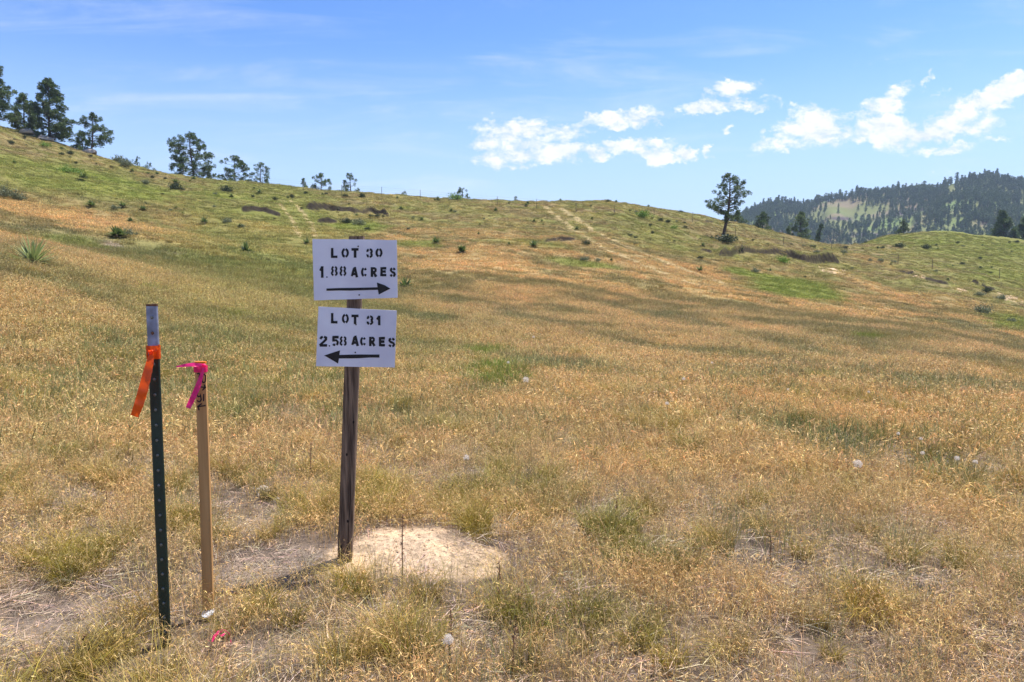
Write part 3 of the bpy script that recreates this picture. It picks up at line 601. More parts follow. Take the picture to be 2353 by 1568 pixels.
BOARDS = [('upper white board reading LOT 30 1.88 ACRES with arrow to the right', [(125,108),(1006,120),(1015,722),(142,750)],
   [('L',320,203,387,307),('O',428,203,507,307),('T',533,206,607,305),('3',690,205,757,309),('0',783,203,858,303),('1',200,394,243,514),('8',318,388,390,500),('8',408,388,480,500),
    ('A',525,402,600,510),('C',632,403,697,507),('R',735,403,797,505),('E',835,403,897,498),('S',930,405,997,507)], [(277,507)],
   [(272,638),(400,634),(530,634),(680,630),(822,626)], 27, [(798,563),(880,592),(940,627),(880,657),(818,690),(808,630)], [(603,186),(614,693)]),
  ('lower white board reading LOT 31 2.58 ACRES with arrow to the left', [(188,815),(1005,858),(985,1450),(162,1437)],
   [('L',320,882,387,990),('O',432,888,507,993),('T',533,900,607,998),('3',693,905,762,1010),('1',795,910,838,1010),('2',187,1118,283,1232),('5',328,1122,402,1228),('8',408,1120,485,1228),
    ('A',530,1118,608,1227),('C',622,1128,687,1227),('R',718,1130,780,1228),('E',820,1133,883,1230),('S',915,1138,990,1240)], [(303,1225)],
   [(400,1338),(520,1336),(620,1334),(720,1331),(826,1331)], 36, [(248,1325),(330,1298),(413,1272),(406,1340),(393,1410),(330,1372)], [(573,1294),(580,1003)])]
for (lab, quad, gl, dots, shaft, sw, head, scr) in BOARDS:
    front = pf + nrm * .012; T_ = .012
    N_ = 10; mb = MB(); edge = []
    for k in range(4):
        a_, b_ = Vector(quad[k]), Vector(quad[(k + 1) % 4])
        for i in range(N_): edge.append(a_ + (b_ - a_) * (i / N_) + Vector((rs.uniform(-1.2, 1.2), rs.uniform(-1.2, 1.2))) * (1 if i else 0))
    fr = [on_plane(*c6(*e), front, nrm) for e in edge]; bk = [v - nrm * T_ for v in fr]; n4 = len(fr)
    mb.add(fr + bk, [tuple(range(n4)), tuple(range(2 * n4 - 1, n4 - 1, -1))] + [(i, n4 + i, n4 + (i + 1) % n4, (i + 1) % n4) for i in range(n4)])
    bd = world_obj('board', mb.mesh('board'), WHITE, sign, lab)
    kk = [0]
    def pj(x, y): return on_plane(*c6(x, y), front + nrm * (.0012 + .0002 * kk[0]), nrm)
    mb = MB()
    for (ch, x0, y0, x1, y1) in gl:
        w = 21 if ch == '8' else 24; h_ = w / 2
        for st in GL[ch]:
            kk[0] = (kk[0] + 1) % 3
            pts = [(x0 + h_ + a_ * (x1 - x0 - w), y0 + h_ + b_ * (y1 - y0 - w)) for a_, b_ in st]
            # square ends for straight strokes
            e0 = (Vector(pts[0]) - Vector(pts[1])).normalized() * h_; e1 = (Vector(pts[-1]) - Vector(pts[-2])).normalized() * h_
            if len(pts) == 2: pts = [tuple(Vector(pts[0]) + e0), tuple(Vector(pts[1]) + e1)]; pts = [pts[0], tuple((Vector(pts[0]) + Vector(pts[1])) / 2), pts[1]]
            stroke(mb, pts, w * (1.12 if len(st) == 2 else .95), pj, .10)
    for (x_, y_) in dots: kk[0] = 0; mb.add([pj(x_ + 8 * math.cos(a), y_ + 8 * math.sin(a)) for a in [2 * math.pi * k / 8 + .3 for k in range(8)]], [tuple(range(8))])
    world_obj('lettering', mb.mesh('lettering'), BLACK, sign, parent=bd)
    mb = MB(); kk[0] = 0; stroke(mb, shaft, sw, pj, .12); kk[0] = 2
    mb.add([pj(*p) for p in head], [tuple(range(len(head)))]); world_obj('arrow', mb.mesh('arrow'), BLACK, sign, parent=bd)
    for (x_, y_) in scr:
        mb = MB(); kk[0] = 8; r0 = [pj(x_ + 8 * math.cos(a), y_ + 8 * math.sin(a)) for a in [2 * math.pi * k / 10 for k in range(10)]]
        r1 = [v - nrm * .004 for v in r0]; mb.add(r0 + r1, [tuple(range(10))] + [(i, 10 + i, 10 + (i + 1) % 10, (i + 1) % 10) for i in range(10)])
        world_obj('screw', mb.mesh('screw'), STEEL, sign, parent=bd)

# ------------------------------------------------------------------ steel T post
gx, gy, gz = ray_ground(381, 1489); D1 = gy; base = Vector((gx, gy, gz)); top = unproj(348.5, 699, D1)
tp = empty('fence_post', base, 'dark green steel T post with white painted tip, orange tape tied round it', 'post')
GREEN = simple('green_post_paint', (.004, .022, .016), .38, scale=40, color2=(.006, .030, .022), bump=.15, spec=.5)
TIPW = simple('chalky_white_paint', (.20, .20, .24), .6, scale=22, color2=(.36, .39, .50), bump=.2)
RUST = simple('rusty_steel', (.09, .035, .018), .8, scale=60, color2=(.20, .10, .06), bump=.4)
ax = top - base; yw = R(10); ux = Vector((math.cos(yw), math.sin(yw), 0)); un = Vector((math.sin(yw), -math.cos(yw), 0))
def tprism(t0, t1, k=0.0, nseg=6):
    mb = MB(); w, th, wd = .0225 + k, .004 + k, .040
    sec = [(-w, -th * .2), (-w * .82, -th), (w * .82, -th), (w, -th * .2), (w, th), (.004 + k, th + .001), (.0035 + k, wd), (-.0035 - k, wd), (-.004 - k, th + .001), (-w, th)]
    for i in range(nseg + 1):
        c_ = base + ax * (t0 + (t1 - t0) * i / nseg); mb.v += [tuple(c_ + ux * a_ - un * b_) for a_, b_ in sec]
    L = len(sec)
    for i in range(nseg):
        for q in range(L): mb.f.append((i * L + q, i * L + (q + 1) % L, (i + 1) * L + (q + 1) % L, (i + 1) * L + q)); mb.m.append(0)
    mb.f += [(0 + nseg * L, 1 + nseg * L, 2 + nseg * L, 3 + nseg * L, 4 + nseg * L, 5 + nseg * L, 8 + nseg * L, 9 + nseg * L), (nseg * L + 5, nseg * L + 6, nseg * L + 7, nseg * L + 8)]; mb.m += [0, 0]
    return mb
world_obj('shaft', tprism(-.2, .857).mesh('shaft'), GREEN, tp)
tip = world_obj('painted_tip', tprism(.857, .994).mesh('painted_tip'), TIPW, tp)
world_obj('rusty_top', tprism(.994, 1.0, .0003, 1).mesh('rusty_top'), RUST, tp)
step = .0676 / ax.length
for k in range(22):
    t_ = .9625 - k * step * 1.0 * .97
    if t_ < .02: break
    c_ = base + ax * t_ + un * .0045; mb = MB(); q = MB()
    s0 = [c_ + ux * .0065 * math.cos(a) + Vector((0, 0, .0075 * math.sin(a))) for a in [2 * math.pi * i / 8 for i in range(8)]]
    s1 = [c_ + un * .0065 + ux * .0035 * math.cos(a) + Vector((0, 0, .004 * math.sin(a) + .002)) for a in [2 * math.pi * i / 8 for i in range(8)]]
    mb.add(s0 + s1, [(i, (i + 1) % 8, 8 + (i + 1) % 8, 8 + i) for i in range(8)] + [tuple(range(8, 16))])
    world_obj('stud', mb.mesh('stud'), simple('stud_worn', (.20, .22, .22), .3, metallic=.5) if 'stud_worn' not in bpy.data.materials and k == 0 else (RUST if k < 2 else bpy.data.materials['stud_worn']), tp)

def tape_mat(name, c, e=0.0):
    m_, n = mat(name); out = n.n('ShaderNodeOutputMaterial'); d = n.n('ShaderNodeBsdfPrincipled'); d.inputs['Base Color'].default_value = c + (1,); d.inputs['Roughness'].default_value = .3
    t = n.n('ShaderNodeBsdfTranslucent'); t.inputs[0].default_value = c + (1,); mx = n.n('ShaderNodeMixShader'); mx.inputs[0].default_value = .5
    n.link(d.outputs[0], mx.inputs[1]); n.link(t.outputs[0], mx.inputs[2]); n.link(mx.outputs[0], out.inputs[0]); return m_
ORANGE = tape_mat('orange_tape', (.98, .12, .008)); PINK = tape_mat('pink_tape', (.98, .035, .25))
def strip(pts, mb=None):
    """ribbon through (px, py, half width px, direction degrees, depth, twist)"""
    mb = mb or MB(); L, Rr, Cc = [], [], []
    from itertools import pairwise
    fine = []
    for (a_, b_) in pairwise(pts):
        for i in range(5): fine.append([a_[k] + (b_[k] - a_[k]) * i / 5 for k in range(6)])
    fine.append(list(pts[-1]))
    for i, (x_, y_, w, an, d, tw) in enumerate(fine):
        ca, sa = math.cos(R(an)), math.sin(R(an)); wob = .0015 * math.sin(i * 1.7)
        k_ = .0045 * math.sin(i * .9 + 1) * min(1, w / 6); L.append(unproj(x_ - w * ca, y_ - w * sa, d + tw + wob)); Cc.append(unproj(x_ + .25 * w * ca, y_ + .25 * w * sa, d - k_)); Rr.append(unproj(x_ + w * ca * (1 + .06 * math.sin(i * 2.3)), y_ + w * sa, d - tw - wob))
    n_ = len(fine); mb.add(L + Cc + Rr, [(i, i + 1, n_ + i + 1, n_ + i) for i in range(n_ - 1)] + [(n_ + i, n_ + i + 1, 2 * n_ + i + 1, 2 * n_ + i) for i in range(n_ - 1)]); return mb
tc_ = base + ax * .86
flag = empty('orange_flagging_tape', tc_, 'bright orange flagging tape knotted round the T post with one long tail', 'tape')
mb = MB()
hwT = .0235
ringz = []
for t_ in (.8465, .8535, .861, .869, .876, .884):
    c_ = base + ax * t_; o_ = rs.uniform(.0, .002)
    ringz.append([c_ + ux * a_ * (1 + o_ * 20) - un * b_ for a_, b_ in ((-.0245, -.012), (-.022, -.0135), (0, -.0155), (.022, -.0135), (.0245, -.012), (.026, .004), (.008, .044), (-.008, .044), (-.026, .004))])
vs = [v for r_ in ringz for v in r_]; mb.add(vs, [(i * 9 + k, i * 9 + (k + 1) % 9, (i + 1) * 9 + (k + 1) % 9, (i + 1) * 9 + k) for i in range(5) for k in range(9) if not (k == 1 and i in (1, 2))])
world_obj('wrap', mb.mesh('wrap'), ORANGE, flag)
mb = MB(); kc = unproj(347, 811, D1 - .03)
for (a_, b_, c_, r_) in ((0, 0, 0, .009), (.008, -.004, .006, .006), (-.007, 0, .004, .006)):
    mb.tube([kc + Vector((a_ - r_, b_, c_)), kc + Vector((a_ - r_ * .5, b_, c_ + .002)), kc + Vector((a_ + r_ * .5, b_, c_ - .001)), kc + Vector((a_ + r_, b_, c_))], [r_ * .4, r_, r_, r_ * .4], 8)
mb = strip([(366, 796, 5, 90, D1 - .030, 0), (358, 804, 5, 80, D1 - .034, 0), (349, 810, 4, 70, D1 - .036, 0)], mb)
world_obj('knot', mb.mesh('knot', True), ORANGE, flag)
mb = strip([(348, 812, 4.5, 10, D1 - .03, 0), (345, 830, 8.5, 5, D1 - .05, .004), (338, 860, 10.5, 4, D1 - .07, .004), (328, 900, 11.5, 12, D1 - .09, -.004), (319, 930, 11, 22, D1 - .10, -.01), (309, 957, 9.5, 20, D1 - .10, .006)])
world_obj('tail', mb.mesh('tail', True), ORANGE, flag)

# ------------------------------------------------------------------ survey stake
gx, gy, gz = ray_ground(480, 1422); D2 = gy; base = Vector((gx, gy, gz)); top = unproj(460.5, 831, D2)
stake = empty('survey_stake', base, 'tan wooden survey stake with hand written 30 and 31 and arrows', 'stake')
LATH = simple('lath_wood', (.44, .235, .085), .65, scale=8, color2=(.56, .32, .125), bump=.1, stretch=(5, 5, .25))
ax = top - base; yw = R(6); ux = Vector((math.cos(yw), math.sin(yw), 0)); un = Vector((math.sin(yw), -math.cos(yw), 0)); hw2 = .0235
def lath(t0, t1, k=0.0):
    mb = MB(); sec = [(-hw2 - k, -.010 - k), (hw2 + k, -.010 - k), (hw2 + k, .010 + k), (-hw2 - k, .010 + k)]; n_ = 8
    for i in range(n_ + 1): c_ = base + ax * (t0 + (t1 - t0) * i / n_); mb.v += [tuple(c_ + ux * a_ - un * b_ + ux * .002 * math.sin(3 * (t0 + (t1 - t0) * i / n_))) for a_, b_ in sec]
    for i in range(n_):
        for q in range(4): mb.f.append((i * 4 + q, i * 4 + (q + 1) % 4, (i + 1) * 4 + (q + 1) % 4, (i + 1) * 4 + q)); mb.m.append(0)
    mb.f.append((n_ * 4, n_ * 4 + 1, n_ * 4 + 2, n_ * 4 + 3)); mb.m.append(0); return mb
blank = world_obj('lath', lath(-.15, .992).mesh('lath'), LATH, stake)
world_obj('orange_tip', lath(.992, 1.0, .0004).mesh('orange_tip'), simple('orange_marking_paint', (.75, .22, .01), .5), stake)
pfs = base + un * .0118
def pj5(x, y): return on_plane(*c5(x, y), pfs + un * .0004, un)
mb = MB()
for st in ([(782,856),(800,852),(812,862),(806,880),(797,888)], [(833,905),(836,870),(853,862),(870,872),(873,905),(868,935),(850,948),(836,938),(832,905)],
           [(808,990),(840,992),(872,994)], [(852,966),(862,980),(873,996),(850,1010),(838,1026)],
           [(786,1050),(782,1075),(796,1090),(816,1084),(818,1066),(820,1090),(826,1120),(812,1142),(792,1140),(786,1126)], [(851,1062),(850,1098),(850,1136)],
           [(874,1180),(835,1186),(792,1190)], [(832,1160),(806,1176),(790,1190),(798,1208),(803,1228)]):
    st = [tuple(Vector(p) + Vector((9, 0))) for p in st]
    stroke(mb, [(min(max(x, 786), 880), y) for x, y in st], 13, pj5, .15)
world_obj('handwriting', mb.mesh('handwriting'), simple('black_marker', (.02, .018, .02), .6), stake, parent=blank)
flag = empty('pink_flagging_tape', top, 'hot pink flagging tape tied round the top of the stake, one end blowing left', 'tape')
mb = MB(); ringz = []
for t_ in (.960, .968, .976, .985):
    c_ = base + ax * t_; o_ = rs.uniform(0, .0015); ringz.append([c_ + ux * a_ - un * b_ for a_, b_ in ((-hw2 - .003, -.013), (0, -.015 - o_), (hw2 + .003, -.013), (hw2 + .004, .013), (0, .014), (-hw2 - .004, .013))])
vs = [v for r_ in ringz for v in r_]; mb.add(vs, [(i * 6 + k, i * 6 + (k + 1) % 6, (i + 1) * 6 + (k + 1) % 6, (i + 1) * 6 + k) for i in range(3) for k in range(6)]); world_obj('wrap', mb.mesh('wrap'), PINK, flag)
kc = unproj(469, 840, D2 - .03); mb = MB(); mb.tube([kc + Vector((-.008, 0, .004)), kc, kc + Vector((.008, 0, -.004))], [.004, .009, .004], 8); world_obj('knot', mb.mesh('knot', True), PINK, flag)
mb = strip([(469, 844, 3, 20, D2 - .035, 0), (464, 860, 4, 20, D2 - .04, .002), (455, 888, 6.5, 18, D2 - .05, .003), (443, 915, 6.5, 20, D2 - .06, -.002), (432, 938, 6, 20, D2 - .06, .003)])
world_obj('tail', mb.mesh('tail', True), PINK, flag)
mb = strip([(466, 840, 4, 88, D2 - .03, 0), (445, 838, 4.5, 84, D2 - .05, .003), (425, 840, 3.5, 80, D2 - .08, 0), (405, 843, 1.5, 80, D2 - .10, 0)])
world_obj('tail', mb.mesh('tail', True), PINK, flag)

# ------------------------------------------------------------------ small things on the ground
def gpt(px, py, dz=0.0): x, y, z = ray_ground(px, py); return Vector((x, y, z + dz))
lp = gpt(479, 1428, .035); mb = MB(); rl = .030; prof = [(0, .003), (rl * .8, .003), (rl * .93, .008), (rl, .006), (rl, 0), (rl * .95, -.001), (rl * .9, .003)]
Mx = Matrix.Rotation(R(24), 3, 'X') @ Matrix.Rotation(R(-8), 3, 'Y')
for (r_, h_) in prof[1:]: mb.v += [tuple(Mx @ Vector((r_ * math.cos(2 * math.pi * k / 28), r_ * math.sin(2 * math.pi * k / 28), h_))) for k in range(28)]
mb.f = [tuple(range(28))] + [(i * 28 + k, (i + 1) * 28 + k, (i + 1) * 28 + (k + 1) % 28, i * 28 + (k + 1) % 28) for i in range(5) for k in range(28)]; mb.m = [0] * len(mb.f)
o = link('plastic_lid', mb.mesh('plastic_lid'), simple('white_plastic', (.78, .80, .86), .3, scale=25, color2=(.6, .62, .68)), label='small round white plastic lid on the grass at the foot of the stake', cat='lid'); o.location = lp
mb = MB()
for chain in ([(487,1475),(493,1462),(503,1452),(512,1448)], [(512,1447),(520,1450),(527,1456),(530,1466),(531,1478)], [(500,1456),(508,1462),(518,1455)], [(478,1470),(486,1480)]):
    strip([(x_, y_, 2.6 + rs.uniform(-.8, 1), rs.uniform(20, 80), ray_ground(x_, y_, lift=.06)[1], rs.uniform(-.008, .008)) for x_, y_ in chain], mb)
link('pink_tape_scrap', mb.mesh('pink_tape_scrap'), PINK, label='crumpled scrap of pink tape lying in the grass in front of the stake', cat='tape')
def stick(px0, py0, px1, py1, r, lab, bend=.01, colr=(.62, .46, .30)):
    a_ = gpt(px0, py0, .03); b_ = gpt(px1, py1, .015); pts = [a_ + (b_ - a_) * t_ + Vector((bend * math.sin(t_ * 3.1), 0, bend * math.sin(t_ * 5))) for t_ in (0, .2, .4, .6, .8, 1)]
    mb = MB().tube(pts, [r * .7, r, r, r * 1.1, r, r * 1.5], 7); return link('fallen_stick', mb.mesh('stick', True), simple('bleached_twig', colr, .7), label=lab, cat='stick')
stick(767, 1386, 756, 1496, .0045, 'pale bent stick lying on the grey litter below the sign post', -.02)
stick(1511, 1452, 1497, 1492, .003, 'short bleached stick in the grass right of the sandy patch', .006)
stick(150, 1112, 205, 1098, .0025, 'thin pale straw coloured stick lying in the grass left of the T post', .006)
ROCK = simple('pale_rock', (.50, .42, .34), .9, scale=18, color2=(.30, .25, .21), bump=.8)
def rock(px, py, wpx, hpx, lab, d=None, seed=1, flat=.6):
    p = Vector(at_depth(px, d)) if d else Vector(on_hill(px, py)); w = wpx / F * p.y; h = hpx / F * p.y; r_ = random.Random(seed)
    import bmesh; bm = bmesh.new(); bmesh.ops.create_icosphere(bm, subdivisions=3, radius=1)
    for v in bm.verts:
        n_ = v.co.normalized(); k = 1 + .28 * (fbm(np.array([n_.x * 1.7 + seed * 9 + n_.z]), np.array([n_.y * 1.7 + n_.z * 1.3]), seed, 3)[0] - .5) * 2
        v.co = Vector((n_.x * w / 2 * k, n_.y * w / 2.4 * k, max(-.35, n_.z) * h * k))
    me = bpy.data.meshes.new('rock'); bm.to_mesh(me); bm.free(); o = link('rock', me, ROCK, label=lab, cat='rock'); o.location = p; o.rotation_euler = (0, 0, r_.uniform(0, 6)); return o
rock(604, 1134, 42, 17, 'larger pale rough rock half hidden in grass left of the sign post', seed=3)
rock(637, 1158, 18, 14, 'smaller pale rock beside the larger rock left of the sign post', seed=5)
rock(104, 307, 36, 8, 'broad grey outcrop rock between the two tall pines on the left ridge', seed=8)
rock(62, 288, 34, 9, 'flat pale rock under the leftmost pine on the ridge', seed=9)
rock(203, 347, 38, 9, 'rounded grey boulder on the ridge at the foot of the leaning pine', seed=11)
# salsify seed heads: a globe of fine bristles on a stem
FLUFF = blade_mat('seed_fluff', .5, inst=False, fixed=(.80, .74, .66), rough=.9)
def seed_head(px, py, wpx, lab):
    lift = .20; x, y, z = ray_ground(px, py, lift=lift); rad = max(wpx / 2 / F * y, .014); c = Vector((x, y, z)); r_ = np.random.default_rng(int(px)); g = c - Vector((r_.normal(0, .02), 0, lift + .02))
    root = empty('seed_head_plant', g, lab, 'wildflower', 'fluffy round seed heads')
    mb = MB().tube([g, (g + c) / 2 + Vector((.01, 0, 0)), c], [.002, .0015, .002], 6)
    o = world_obj('stem', mb.mesh('stem'), simple('green_stem', (.16, .18, .07), .7), root)
    V, Q, T = [], [], []
    for k in range(120):
        d = r_.normal(0, 1, 3); d /= np.linalg.norm(d)
        if d[2] < -.75: continue
        s_ = np.cross(d, r_.normal(0, 1, 3)); s_ /= np.linalg.norm(s_); p0 = np.array(c); p1 = p0 + d * rad * .8; b = len(V)
        V += [p0, p1 - s_ * .0006, p1 + s_ * .0006]; T.append((b, b + 1, b + 2))
        for q in range(4):
            e = d * .25 + r_.normal(0, .6, 3); e /= np.linalg.norm(e); b = len(V); V += [p1, p1 + e * rad * .30 + s_ * rad * .05, p1 + e * rad * .30 - s_ * rad * .05]; T.append((b, b + 1, b + 2))
    me = mesh_np('fluff', V, None, T); vcol(me, 'tint', np.ones((len(V), 3))); world_obj('fluff', me, FLUFF, root)
for a in [(1208,874,15,'round white seed head in the bright green patch right of the sign boards'),(1971,1067,20,'large fluffy seed head in the dark green grass on the right'),
          (1571,871,8,'small white seed head among dry grass right of centre'),(1533,928,9,'flattened white seed head in mid field right of centre'),
          (2120,1043,10,'leftmost of three white seed heads in a row near the right edge'),(2199,1055,12,'middle of three white seed heads in a row near the right edge'),
          (2241,1062,11,'rightmost of three white seed heads in a row near the right edge'),(1071,1052,14,'loose white seed head in straw just above the sandy patch'),
          (1029,1470,26,'big pale seed head low in the foreground below the sandy patch'),(2064,998,8,'small white seed head above the row of three at the right'),
          (2116,1009,8,'tiny white seed head right above the row of three'),(1636,834,6,'tiny white seed head high in the orange grass bands'),
          (1811,896,6,'tiny white seed head beside a dark green band right of centre'),(1996,901,6,'tiny white seed head in the olive grass toward the right edge'),
          (1226,775,6,'tiny white seed head between orange bands just right of the boards'),(1168,834,7,'pale seed head at the top of the bright green patch')]: seed_head(*a)
# dead weed stalks
STALK = simple('dead_stalk', (.20, .11, .06), .8, scale=30, color2=(.32, .19, .10))
def stalk(px, py0, py1, lab, w=.004):
    g = gpt(px, py1); t_ = unproj(px + rs.uniform(-6, 6), py0, g.y); root = g - Vector((0, 0, .02)); mb = MB(); n_ = 8
    pts = [root + (t_ - root) * (i / n_) + Vector((rs.uniform(-.004, .004), rs.uniform(-.004, .004), 0)) for i in range(n_ + 1)]; mb.tube(pts, [w * (1 - .4 * i / n_) for i in range(n_ + 1)], 6)
    for i in range(3, n_ + 1):
        for q in range(2 if i < n_ - 1 else 4):
            d = Vector((rs.uniform(-1, 1), rs.uniform(-1, 1), rs.uniform(.1, .9))).normalized(); a_ = pts[i]; L = rs.uniform(.008, .02); mb.tube([a_, a_ + d * L * .5, a_ + d * L], [.001, .0035, .001], 5)
    link('weed_stalk', mb.mesh('weed_stalk'), STALK, label=lab, cat='weed', group='dead brown weed stalks')
for a in [(924,1188,1352,'tall dead weed stalk standing in the sandy patch'),(1147,1296,1385,'knobbly dead stalk at the right end of the sandy patch'),(1033,1403,1540,'dead stalk in the litter below the sandy patch'),
          (1178,1451,1566,'dead stalk at the bottom edge near the picture middle'),(712,1022,1104,'reddish dead stalk in the straw left of the sign post'),(190,1462,1520,'short dead stalk in grey litter left of the T post base'),
          (80,1508,1566,'dead stalk in the bottom left corner'),(1415,1147,1212,'dark upright stalk in dry grass right of the sandy patch'),(1167,1146,1200,'dead stalk just behind the right end of the sandy patch'),
          (1773,1224,1308,'dead stalk in mixed grass in the lower right field'),(1357,1054,1090,'thin dead stalk in orange straw right of centre'),(246,1130,1180,'thin dead stalk left of the T post')]: stalk(*a)
# clods on the spoil patch
mb = MB(); r_ = random.Random(9)
for k in range(420):
    x_ = -.55 + r_.gauss(0, .42); y_ = 3.95 + r_.gauss(0, .25)
    if ((x_ + .55) / .85) ** 2 + ((y_ - 3.95) / .5) ** 2 > 1: continue
    s_ = r_.uniform(.003, .011); c_ = Vector((x_, y_, H1(x_, y_) + s_ * .3)); vs = [c_ + Vector((a_, b_, c2)) * s_ * r_.uniform(.6, 1.3) for a_, b_, c2 in ((1,0,0),(0,1,0),(-1,0,0),(0,-1,0),(0,0,.8),(.1,0,-.8))]
    mb.add(vs, [(0,1,4),(1,2,4),(2,3,4),(3,0,4),(1,0,5),(2,1,5),(3,2,5),(0,3,5)])
link('soil_clods', mb.mesh('soil_clods'), simple('sandy_clods', (.60, .44, .28), .95, scale=40, color2=(.40, .27, .16)), label='crumbs and clods of pale sandy soil round the post hole', cat='soil', kind='stuff')

# ------------------------------------------------------------------ leafy plants
def rosette(n, L, w, seed, dead=.2):
    r_ = np.random.default_rng(seed); V, Q, T, C = [], [], [], []
    for k in range(n):
        a = r_.uniform(0, 2 * math.pi); dd = r_.uniform() < dead; el = r_.uniform(-.15, .25) if dd else math.asin(r_.uniform(.05, 1)); l = L * r_.uniform(.75, 1.1) * (.8 if dd else 1)
        d = np.array([math.cos(a) * math.cos(el), math.sin(a) * math.cos(el), math.sin(el)]); s_ = np.cross(d, [0, 0, 1.0]) + 1e-4; s_ /= np.linalg.norm(s_); s_ = s_ * w / 2; p0 = d * .03 + np.array([0, 0, .03]); b = len(V)
        col = np.array([.42, .36, .24]) if dd else (np.array([.115, .165, .045] if seed >= 60 else [.24, .29, .10]) * r_.uniform(.6, 1.35))
        for t_, k_ in ((0, 1.1), (.35, 1.0), (.7, .65)): p = p0 + d * l * t_ - np.array([0, 0, 1]) * l * .10 * t_ ** 2; V += [p - s_ * k_, p + s_ * k_]; C += [col, col]
        V.append(p0 + d * l - np.array([0, 0, l * .12])); C.append(col * 1.1); Q += [(b, b + 1, b + 3, b + 2), (b + 2, b + 3, b + 5, b + 4)]; T.append((b + 4, b + 5, b + 6))
    me = mesh_np('yucca_plant', V, Q, T); vcol(me, 'tint', C); me.materials.append(LEAF); return me
def leafball(n, seed, col, leaf=.10, flat=.75):
    """loose bush of unit radius: many small leaves on branchlets"""
    r_ = np.random.default_rng(seed); V, Q, C = [], [], []; tips = []
    for k in range(26):
        a = r_.uniform(0, 2 * math.pi); el = math.asin(r_.uniform(.12, 1)); d = np.array([math.cos(a) * math.cos(el), math.sin(a) * math.cos(el), math.sin(el) * flat]); tips.append(d * r_.uniform(.6, 1.05))
    tips = np.array(tips)
    for k in range(n):
        tp_ = tips[r_.integers(len(tips))]; p = tp_ * r_.uniform(.25, 1.0) + r_.normal(0, .11, 3); p[2] = abs(p[2]); u = r_.normal(0, 1, 3) + np.array([0, 0, .8]); u /= np.linalg.norm(u); v = np.cross(u, r_.normal(0, 1, 3)); v /= np.linalg.norm(v)
        l = leaf * r_.uniform(.6, 1.5); b = len(V); V += [p, p + u * l * .5 + v * l * .28, p + u * l, p + u * l * .5 - v * l * .28]; C += [np.array(col) * r_.uniform(.6, 1.4)] * 4; Q.append((b, b + 1, b + 2, b + 3))
    me = mesh_np('shrub', V, Q); vcol(me, 'tint', C); me.materials.append(LEAF); return me
YU = [rosette(110, .5, .030, 50 + i, .25) for i in range(3)] 
YF = [rosette(90, .5, .075, 60 + i, .2) for i in range(3)]
SHD = [leafball(900, 70 + i, (.055, .072, .024), .13) for i in range(3)]
SHB = [leafball(900, 80 + i, (.17, .27, .035), .10) for i in range(2)]
SHG = [leafball(800, 90 + i, (.17, .19, .10), .12) for i in range(3)]
SIL = leafball(420, 99, (.50, .54, .48), .09)
MESH = {'y': YF, 'd': SHD, 'b': SHB, 'g': SHG, 's': [SIL]}
small_lab = {'y': 'small spiky yucca tuft, one of many dotted over the upper hillside', 'd': 'small dark shrub, one of many dotted over the upper hillside', 'b': 'small bright green shrub on the upper hillside',
             'g': 'small grey green sagebrush, one of many dotted over the upper hillside', 's': 'silvery leaved herb among the dry grass'}
grp = {'y': 'yucca tufts on the hillside', 'd': 'dark shrubs on the hillside', 'b': 'bright green shrubs on the hillside', 'g': 'grey shrubs on the hillside', 's': 'silvery herbs in the field'}
nm = {'y': 'yucca_plant', 'd': 'shrub', 'b': 'shrub', 'g': 'sagebrush', 's': 'silver_herb'}; ct = {'y': 'yucca', 'd': 'shrub', 'b': 'shrub', 'g': 'shrub', 's': 'herb'}
